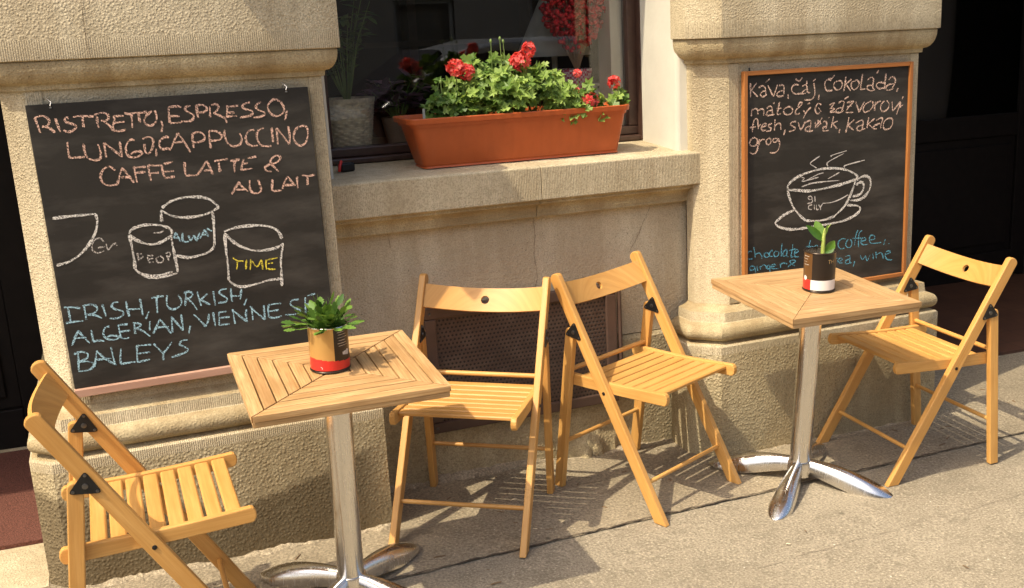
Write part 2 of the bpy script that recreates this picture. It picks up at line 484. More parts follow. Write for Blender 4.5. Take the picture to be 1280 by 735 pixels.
def pilaster(x0, x1, yf, cl, cr, zb, zs, zc, ztop, lmat, mh=0.088, ybl=1.05):
    """x0..x1 and yf: the shaft. cl/cr: corner chamfers. zb plinth top, zs shaft start, zc capital start"""
    bm = NB()
    def ring(o, z, yb=1.05):
        a0, a1, f = x0 - o, x1 + o, yf - o
        return [(a0, ybl, z), (a0, f + cl, z), (a0 + cl, f, z), (a1 - cr, f, z), (a1, f + cr, z), (a1, yb, z)]
    P = 0.080
    prof = [(-0.25, P, 0), (zb - 0.035, P, 0), (zb - 0.006, P, 1), (zb, P - 0.006, 1), (zb + 0.002, P - 0.022, 2)]
    zt0, zt1 = zb + 0.010, zb + 0.072
    for i in range(9):
        a = -1.25 + 2.35 * i / 8
        prof.append((zt0 + (zt1 - zt0) * (0.5 + 0.5*math.sin(a*1.25)), P - 0.036 + 0.034*math.cos(a*1.1), 2))
    prof += [(zt1 + 0.003, 0.046, 2), (zt1 + 0.005, 0.043, 1), (zt1 + 0.040, 0.040, 1)]
    for i in range(5):
        t = i / 4
        prof.append((zt1 + 0.042 + (zs - zt1 - 0.042)*t, 0.034*(1-t)**2, 2))
    prof += [(zc, 0.0, 0), (zc + 0.002, 0.010, 2), (zc + 0.016, 0.011, 2)]
    zk = zc + mh
    for i in range(7):
        t = i / 6
        prof.append((zc + 0.018 + (zk - zc - 0.024)*(1 - math.cos(t*math.pi/2)), 0.013 + 0.034*math.sin(t*math.pi/2), 2))
    prof += [(zk - 0.003, 0.047, 2), (zk, 0.044, 2), (zk + 0.003, 0.055, 1), (zk + 0.055, 0.055, 1), (ztop - 0.04, 0.055, 0), (ztop, 0.050, 0)]
    rings = [ring(o, z) for z, o, q in prof]
    vr = [[bm.verts.new(p) for p in r] for r in rings]
    for k, (a, b) in enumerate(zip(vr, vr[1:])):
        mi = prof[k+1][2]
        for i in range(5):
            f = bm.faces.new((a[i], a[i+1], b[i+1], b[i]))
            f.material_index = 3 if k == 0 else mi
            f.smooth = (mi == 2)
    bm.faces.new(vr[-1]); bm.faces.new(vr[0][::-1])
    me_o = put('pilaster', bm, [M_stone, M_tool, M_mould, lmat], cafe, bevel=0.004)
    me_o.data.set_sharp_from_angle(angle=R(50))
    return me_o
pl = pilaster(-0.785, 0.090, -0.265, 0.062, 0.0001, 0.408, 0.545, 1.456, 1.99, M_roughd, 0.080)
pl['label'] = 'left pilaster with dark damp stain on its plinth'
pr_ = pilaster(1.434, 2.375, -0.232, 0.094, 0.0001, 0.408, 0.540, 1.424, 1.99, M_rough, 0.088, -0.085)
# smooth drafted margins beside the boards: narrow tooled bands standing 2 mm proud of the shaft
for q in ((-0.7205, -0.676, -0.268, -0.262, 0.548, 1.460), (0.052, 0.0895, -0.268, -0.262, 0.548, 1.460)):
    bm = NB(); box(bm, *q); put('tooled_margin', bm, M_tool, cafe, bevel=0.001)
for q in ((1.530, 1.572, -0.235, -0.229, 0.543, 1.422), (2.335, 2.374, -0.235, -0.229, 0.543, 1.422)):
    bm = NB(); box(bm, *q); put('tooled_margin', bm, M_tool, cafe, bevel=0.001)

# apron wall under the window, with its low base
bm = NB()
box(bm, 0.10, 1.45, -0.050, 0.42, 0.432, 1.03)
aw = put('apron_wall', bm, M_apron, cafe)
M_crack2 = simple('dirt_in_hairline_crack', (0.17, 0.125, 0.08), 0.95, var=0.3, vscale=40)
def crack(pts, w, y, par):
    bm = NB(); prev = None
    for i in range(len(pts)-1):
        for k in range(8):
            t = k/8; x = pts[i][0]*(1-t) + pts[i+1][0]*t + random.uniform(-.002, .002); z = pts[i][1]*(1-t) + pts[i+1][1]*t
            ww = w*random.uniform(0.3, 1.2)
            a, b = bm.verts.new((x-ww, y, z)), bm.verts.new((x+ww, y, z))
            if prev: bm.faces.new((prev[0], prev[1], b, a))
            prev = (a, b)
    return put('crack', bm, M_crack2, par)
crack([(0.829, 0.918), (0.832, 0.85), (0.826, 0.78), (0.835, 0.70), (0.822, 0.655)], 0.0011, -0.0525, aw)
crack([(1.30, 0.918), (1.27, 0.86), (1.24, 0.80), (1.20, 0.74)], 0.0009, -0.0525, aw)
crack([(-0.540, 1.545), (-0.545, 1.62), (-0.538, 1.75), (-0.54, 1.95)], 0.0010, -0.3218, pl)
crack([(0.30, 0.918), (0.305, 0.86)], 0.0008, -0.0525, aw)
bm = NB()
loft(bm, [[(x, 0.42, -0.25), (x, -0.066, -0.25), (x, -0.066, 0.415), (x, -0.056, 0.428), (x, 0.42, 0.428)] for x in (0.13, 1.39)], True, True, True)
put('apron_base', bm, M_rough, cafe)
# sill stones with an ovolo moulding, jointed in the middle
def sill(xa, xb):
    bm = NB()
    pf = [(0.40, 1.130), (0.10, 1.122), (-0.150, 1.112), (-0.158, 1.107), (-0.158, 0.994), (-0.134, 0.989), (-0.134, 0.980)]
    for i in range(6):
        a = math.pi/2 * i/5
        pf.append((-0.134 + 0.044*math.sin(a)*0.9, 0.976 - 0.034*(1 - math.cos(a)) ))
    pf += [(-0.092, 0.940), (-0.092, 0.924), (-0.045, 0.921), (-0.045, 0.90), (0.40, 0.90)]
    r = [[(x, y, z) for y, z in pf] for x in (xa, xb)]
    vr = [[bm.verts.new(p) for p in q] for q in r]
    n = len(pf)
    for i in range(n):
        j = (i+1) % n
        f = bm.faces.new((vr[0][i], vr[1][i], vr[1][j], vr[0][j]))
        f.material_index = 1 if i == 3 else (2 if 4 <= i <= 14 else 0)
        f.smooth = 6 <= i <= 12
    bm.faces.new(vr[0][::-1]); bm.faces.new(vr[1])
    o = put('window_sill', bm, [M_stone, M_tool, M_mould], cafe, bevel=0.004)
    return o
sill(0.070, 0.8270); sill(0.8282, 1.462)
# reveals and wall round the window
bm = NB()
loft(bm, [[(0.06, -0.045, z), (0.132, -0.045, z), (0.140, -0.037, z), (0.140, 0.45, z), (0.06, 0.45, z)] for z in (1.08, 2.70)])
put('window_reveal', bm, M_plaster, cafe)
bm = NB()
loft(bm, [[(1.428, 0.45, z), (1.392, -0.080, z), (1.396, -0.094, z), (1.408, -0.100, z), (1.60, -0.100, z), (1.60, 0.45, z)] for z in (1.108, 2.70)])
put('window_reveal', bm, M_plaster, cafe, smooth=60)
for q in ((-0.79, 0.0598, -0.040, 1.0, 1.995, 3.0), (1.601, 2.38, -0.040, 1.0, 1.995, 3.0), (-2.80, 4.60, -0.042, 1.0, 3.001, 6.5), (0.061, 1.60, -0.040, 0.45, 2.701, 3.0), (-2.80, -0.791, -0.040, 0.6, 2.42, 3.0), (2.381, 4.60, -0.040, 0.6, 2.42, 3.0), (-4.5, -2.801, -0.10, 1.0, -0.2, 6.5), (4.601, 6.5, -0.10, 1.0, -0.3, 6.5)):
    bm = NB(); box(bm, *q); put('wall', bm, M_stone, cafe)

# unseen plate added above the view, sized so its shadow crosses the left capital
hs = root('shade_plate', 'unseen wooden plate on a bracket, added to shade the left capital', 'shade plate', (-0.351, -0.487, 2.05))
bm = NB(); box(bm, -0.015, 0.015, 0.0, 0.16, 0.0, 0.60); put('board', bm, M_frame, hs, bevel=0.004)
bm = NB(); tube(bm, [(0, -0.02, 0.612), (0, 0.446, 0.612)], 0.012, 8); tube(bm, [(0, 0.20, 0.612), (0, 0.446, 0.42)], 0.009, 8); put('bracket', bm, M_blackm, hs, smooth=40)
# window: brown frame, glass, white inner lining
win = None
bm = NB()
box(bm, 0.1405, 1.4215, 0.262, 0.330, 1.150, 1.184)          # bottom rail
box(bm, 0.1405, 1.4215, 0.236, 0.345, 1.128, 1.149)          # weather bar
box(bm, 1.372, 1.4215, 0.262, 0.330, 1.1845, 2.66)
box(bm, 0.1405, 0.205, 0.262, 0.330, 1.1845, 2.66)
box(bm, 0.1405, 1.4215, 0.262, 0.330, 2.661, 2.70)
win = put('window_frame', bm, M_dwood, cafe, bevel=0.005)
bm = NB()
box(bm, 1.408, 1.4155, 0.225, 0.258, 1.13, 2.66)
put('glazing_bead', bm, M_dwood, win, bevel=0.002)
bm = NB()
box(bm, 1.318, 1.3715, 0.300, 0.42, 1.185, 2.66)
put('inner_lining', bm, simple('white_painted_lining', (0.62, 0.58, 0.50), 0.6, var=0.05), win, bevel=0.003)
mt, nt, bs = newmat('window_glass')
bs.inputs['Base Color'].default_value = (1, 1, 1, 1); bs.inputs['Roughness'].default_value = 0.0
gl = nt.nodes.new('ShaderNodeBsdfGlossy'); gl.inputs['Roughness'].default_value = 0.005
tp = nt.nodes.new('ShaderNodeBsdfTransparent'); tp.inputs['Color'].default_value = (0.99, 0.99, 0.98, 1)
fr = nt.nodes.new('ShaderNodeFresnel'); fr.inputs['IOR'].default_value = 1.5
mx = nt.nodes.new('ShaderNodeMixShader')
nt.links.new(mth(nt, 'MULTIPLY_ADD', fr.outputs[0], 1.15, 0.004, True), mx.inputs[0])
nt.links.new(tp.outputs[0], mx.inputs[1]); nt.links.new(gl.outputs[0], mx.inputs[2])
nt.links.new(mx.outputs[0], nt.nodes['Material Output'].inputs['Surface'])
M_glass = mt
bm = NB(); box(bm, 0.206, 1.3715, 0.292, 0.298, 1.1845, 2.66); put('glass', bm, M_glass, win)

# room behind the window: floor-high display shelf, dark walls and a few dim shapes of furniture
M_shelf = simple('brown_shelf_board', (0.40, 0.28, 0.18), 0.5, var=0.2)  # board colour lightened to bounce light up onto the basket and plants
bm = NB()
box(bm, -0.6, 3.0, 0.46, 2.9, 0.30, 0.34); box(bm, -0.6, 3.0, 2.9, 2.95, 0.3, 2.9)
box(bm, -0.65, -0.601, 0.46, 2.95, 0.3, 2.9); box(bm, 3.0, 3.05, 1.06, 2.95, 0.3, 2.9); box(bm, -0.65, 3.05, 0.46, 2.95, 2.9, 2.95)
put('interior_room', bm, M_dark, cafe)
bm = NB(); box(bm, 0.145, 1.42, 0.332, 0.80, 1.140, 1.165)
put('display_shelf', bm, M_shelf, cafe, bevel=0.003)
bm = NB()
for xx in (0.5, 1.15, 1.9): box(bm, xx, xx + 0.05, 2.70, 2.88, 0.35, 2.6)
for zz in (1.15, 1.5, 1.86): box(bm, -0.5, 2.9, 2.66, 2.69, zz, zz + 0.03)
put('back_shelving', bm, simple('brown_shelving', (0.06, 0.035, 0.02), 0.6, var=0.3), cafe)

# vent grille on the apron
def grille_mat():
    mt, nt, bs = newmat('perforated_brown_sheet')
    v = mapping(nt, 'Object', (68, 68, 68))
    sp = nd(nt, 'ShaderNodeSeparateXYZ'); nt.links.new(v, sp.inputs[0])
    row = mth(nt, 'MODULO', mth(nt, 'FLOOR', sp.outputs[2]), 2.0)
    fx = mth(nt, 'SUBTRACT', mth(nt, 'FRACT', mth(nt, 'MULTIPLY_ADD', row, 0.5, sp.outputs[0])), 0.5)
    fz = mth(nt, 'SUBTRACT', mth(nt, 'FRACT', sp.outputs[2]), 0.5)
    dist = mth(nt, 'SQRT', mth(nt, 'ADD', mth(nt, 'MULTIPLY', fx, fx), mth(nt, 'MULTIPLY', fz, fz)))
    hole = ramp(nt, dist, [(0.24, 1.0), (0.32, 0.0)])
    c = ramp(nt, noise(nt, mapping(nt, 'Object'), 7, 4), [(0.3, (0.060, 0.034, 0.024)), (0.7, (0.088, 0.052, 0.036))])
    c = mixc(nt, ramp(nt, noise(nt, mapping(nt, 'Object'), 16, 5, 0.65), [(0.46, 0.0), (0.70, 0.55)]), c, (0.15, 0.105, 0.075))
    c = mixc(nt, hole, c, (0.014, 0.009, 0.007))
    nt.links.new(c, bs.inputs['Base Color']); bs.inputs['Roughness'].default_value = 0.55
    bump(nt, bs, mth(nt, 'MULTIPLY', hole, -1.0), 0.6, 0.003)
    return mt
bm = NB(); box(bm, 0.435, 1.085, -0.082, -0.067, 0.225, 0.605)
vg = put('vent_grille', bm, grille_mat(), cafe)
bm = NB(); FR = simple('brown_grille_frame', (0.085, 0.050, 0.036), 0.5, var=0.2)
box(bm, 0.392, 1.128, -0.092, -0.067, 0.6055, 0.645); box(bm, 0.372, 1.128, -0.092, -0.067, 0.185, 0.2245)
box(bm, 0.392, 0.4345, -0.092, -0.067, 0.225, 0.605); box(bm, 1.0855, 1.128, -0.092, -0.067, 0.225, 0.605)
put('grille_frame', bm, FR, vg, bevel=0.004)
for sx, sz in ((0.413, 0.205), (1.107, 0.205), (0.413, 0.625), (1.107, 0.625), (0.76, 0.625)):
    bm = NB(); loft(bm, [circ((sx, yy, sz), r, 12, 1) for yy, r in ((-0.0915, 0.006), (-0.094, 0.0055), (-0.0955, 0.003))]); put('screw', bm, M_rivet, vg, smooth=40)
bm = NB(); tube(bm, [(1.142, -0.085, 0.20), (1.142, -0.085, 0.62)], 0.009, 8)
put('grille_rod', bm, FR, vg, smooth=40)

# doorways
def door(x0, x1, y, z0, z1, leafs):
    bm = NB()
    st = 0.11
    w = (x1 - x0) / leafs
    bmg = NB()
    for k in range(leafs):
        a, b = x0 + w*k + 0.003, x0 + w*(k+1) - 0.003
        box(bm, a, a+st, y, y+0.05, z0, z1); box(bm, b-st, b, y, y+0.05, z0, z1)
        for q0, q1 in ((z0, z0+0.16), (z0+0.86, z0+0.99), (z1-0.14, z1)):
            box(bm, a+st+0.0005, b-st-0.0005, y, y+0.05, q0, q1)
        box(bm, a+st+0.0005, b-st-0.0005, y+0.018, y+0.040, z0+0.1605, z0+0.8595)
        box(bm, a+st+0.05, b-st-0.05, y+0.006, y+0.0175, z0+0.21, z0+0.81)
        box(bmg, a+st+0.0005, b-st-0.0005, y+0.020, y+0.030, z0+0.9905, z1-0.1405)
    d = put('door', bm, M_door, cafe, bevel=0.005)
    put('glass', bmg, M_glass, d)
    bm = NB()
    tube(bm, [(x0+w-0.05, y-0.03, z0+1.02), (x0+w-0.05, y-0.045, z0+1.04), (x0+w-0.15, y-0.045, z0+1.04)], 0.009, 8)
    put('handle', bm, M_rim, d, smooth=40)
    return d
door(-2.45, -0.86, 0.93, 0.05, 2.44, 2)
door(2.40, 4.58, 1.34, -0.01, 2.44, 2)
for q in ((-2.80, -0.80, 0.99, 1.03, 0.0, 2.5), (2.38, 4.60, 1.42, 1.45, -0.1, 2.5), (-2.80, -0.80, 0.04, 0.99, 2.425, 2.45), (2.38, 4.60, 0.601, 1.42, 2.425, 2.45), (4.5805, 4.6, -0.09, 1.42, -0.2, 2.42), (2.3805, 2.396, 1.06, 1.42, -0.1, 2.42)):
    bm = NB(); box(bm, *q); put('doorway_lining', bm, M_dark, cafe)
# floors in the doorways
def slab(name, x0, x1, y0, y1, dz, mat, th=0.03):
    bm = NB()
    c = [(x0, y0), (x1, y0), (x1, y1), (x0, y1)]
    loft(bm, [[(x, y, gz(x, y) + dz - th) for x, y in c], [(x, y, gz(x, y) + dz) for x, y in c]])
    return put(name, bm, mat)
def tiles():
    mt, nt, bs = newmat('brown_floor_tiles')
    v = mapping(nt, 'Object')
    br = nd(nt, 'ShaderNodeTexBrick', Scale=1.0); br.offset = 0.0
    br.inputs['Brick Width'].default_value = 0.15; br.inputs['Row Height'].default_value = 0.15; br.inputs['Mortar Size'].default_value = 0.003
    br.inputs['Color1'].default_value = (0.075, 0.032, 0.017, 1); br.inputs['Color2'].default_value = (0.095, 0.043, 0.023, 1); br.inputs['Mortar'].default_value = (0.04, 0.02, 0.012, 1)
    nt.links.new(v, br.inputs['Vector'])
    nt.links.new(mixc(nt, ramp(nt, noise(nt, v, 8, 4), [(0.35, 0.5), (0.6, 0.0)]), br.outputs['Color'], (0.045, 0.02, 0.012)), bs.inputs['Base Color'])
    bs.inputs['Roughness'].default_value = 0.55
    return mt
struct(slab('doorway_floor', 2.46, 4.58, 0.19, 1.34, 0.014, tiles()))
struct(slab('doorway_floor', -2.78, -0.87, -0.30, 0.93, 0.006, M_stone, 0.06))
mat_m, nt, bs = newmat('red_brown_coir_mat')
v = mapping(nt, 'Object')
nt.links.new(ramp(nt, noise(nt, v, 160, 3, 0.7), [(0.3, (0.07, 0.020, 0.012)), (0.7, (0.19, 0.070, 0.045))]), bs.inputs['Base Color'])
bs.inputs['Roughness'].default_value = 1.0; bump(nt, bs, noise(nt, v, 200, 2), 0.8, 0.01)
dm = slab('doormat', -2.2, -0.885, 0.01, 0.86, 0.020, mat_m, 0.013)
tagit(dm, 'red brown coir doormat lying in the dark left doorway', 'doormat')

# crumbling mortar and rubble along the foot of the wall
def mortar(name, x0, x1, y, d, h, seed, mat):
    q = random.Random(seed); bm = NB(); rows = []
    n = int((x1-x0)/0.012)
    dd = hh = 0.6
    for i in range(n+1):
        x = x0 + (x1-x0)*i/n
        dd = min(1, max(0.1, dd + q.uniform(-.22, .22))); hh = min(1, max(0.1, hh + q.uniform(-.25, .25)))
        a, b = d*dd, h*hh; g = gz(x, y)
        rows.append([bm.verts.new(p) for p in ((x, y - a, g + 0.0035), (x, y - a*0.85, g + 0.004 + b*0.35*q.uniform(.5, 1.2)), (x, y - a*0.4, g + b*0.8*q.uniform(.8, 1.1)), (x, y + 0.004, g + b))])
    for a, b in zip(rows, rows[1:]):
        for k in range(3): bm.faces.new((a[k], b[k], b[k+1], a[k+1]))
    o = put(name, bm, mat, cafe, smooth=50)
    return o
M_mort = asphalt('crumbly_mortar', (0.34, 0.28, 0.19), (0.42, 0.35, 0.245), 120, 0.9)
mortar('mortar_fillet', -0.86, 0.17, -0.345, 0.030, 0.020, 3, M_mort)
mortar('mortar_fillet', 1.45, 2.45, -0.312, 0.025, 0.016, 4, M_mort)
mortar('mortar_fillet', 0.18, 1.33, -0.066, 0.035, 0.030, 5, M_mort)
mortar('rubble_footing', 0.86, 1.12, -0.066, 0.09, 0.105, 8, M_rough)

bm = NB(); q = random.Random(14)
for k in range(70):
    if k < 45: x, y = q.uniform(-0.3, 2.9), q.uniform(-0.62, -0.12)
    else: x, y = q.uniform(-0.4, 2.9), q.uniform(-1.6, -0.66)
    if -0.87 < x < 0.18 and y > -0.36 or 1.40 < x < 2.47 and y > -0.33: y -= 0.3
    z = gz(x, y) + 0.0045; s = q.uniform(0.002, 0.0065); a = q.uniform(0, 6.28); l = q.uniform(1, 3.5)
    c, d_ = math.cos(a)*s*l, math.sin(a)*s*l; e, f = -math.sin(a)*s*.6, math.cos(a)*s*.6
    loft(bm, [[(x+c+e, y+d_+f, z), (x-c+e*.7, y-d_+f*.7, z), (x-c-e, y-d_-f, z), (x+c-e*.5, y+d_-f*.5, z)], [(x+c*.7, y+d_*.7, z+s*.5), (x-c*.6, y-d_*.6, z+s*.6), (x-c*.6-e*.6, y-d_*.6-f*.6, z+s*.5), (x+c*.5-e*.4, y+d_*.5-f*.4, z+s*.4)]], mi=q.choice((0, 0, 1)))
lt = put('litter', bm, [simple('dry_bits', (0.16, 0.10, 0.05), 0.9, var=0.3), simple('pale_crumbs', (0.55, 0.45, 0.30), 0.9, var=0.3)])
lt['kind'] = 'stuff'

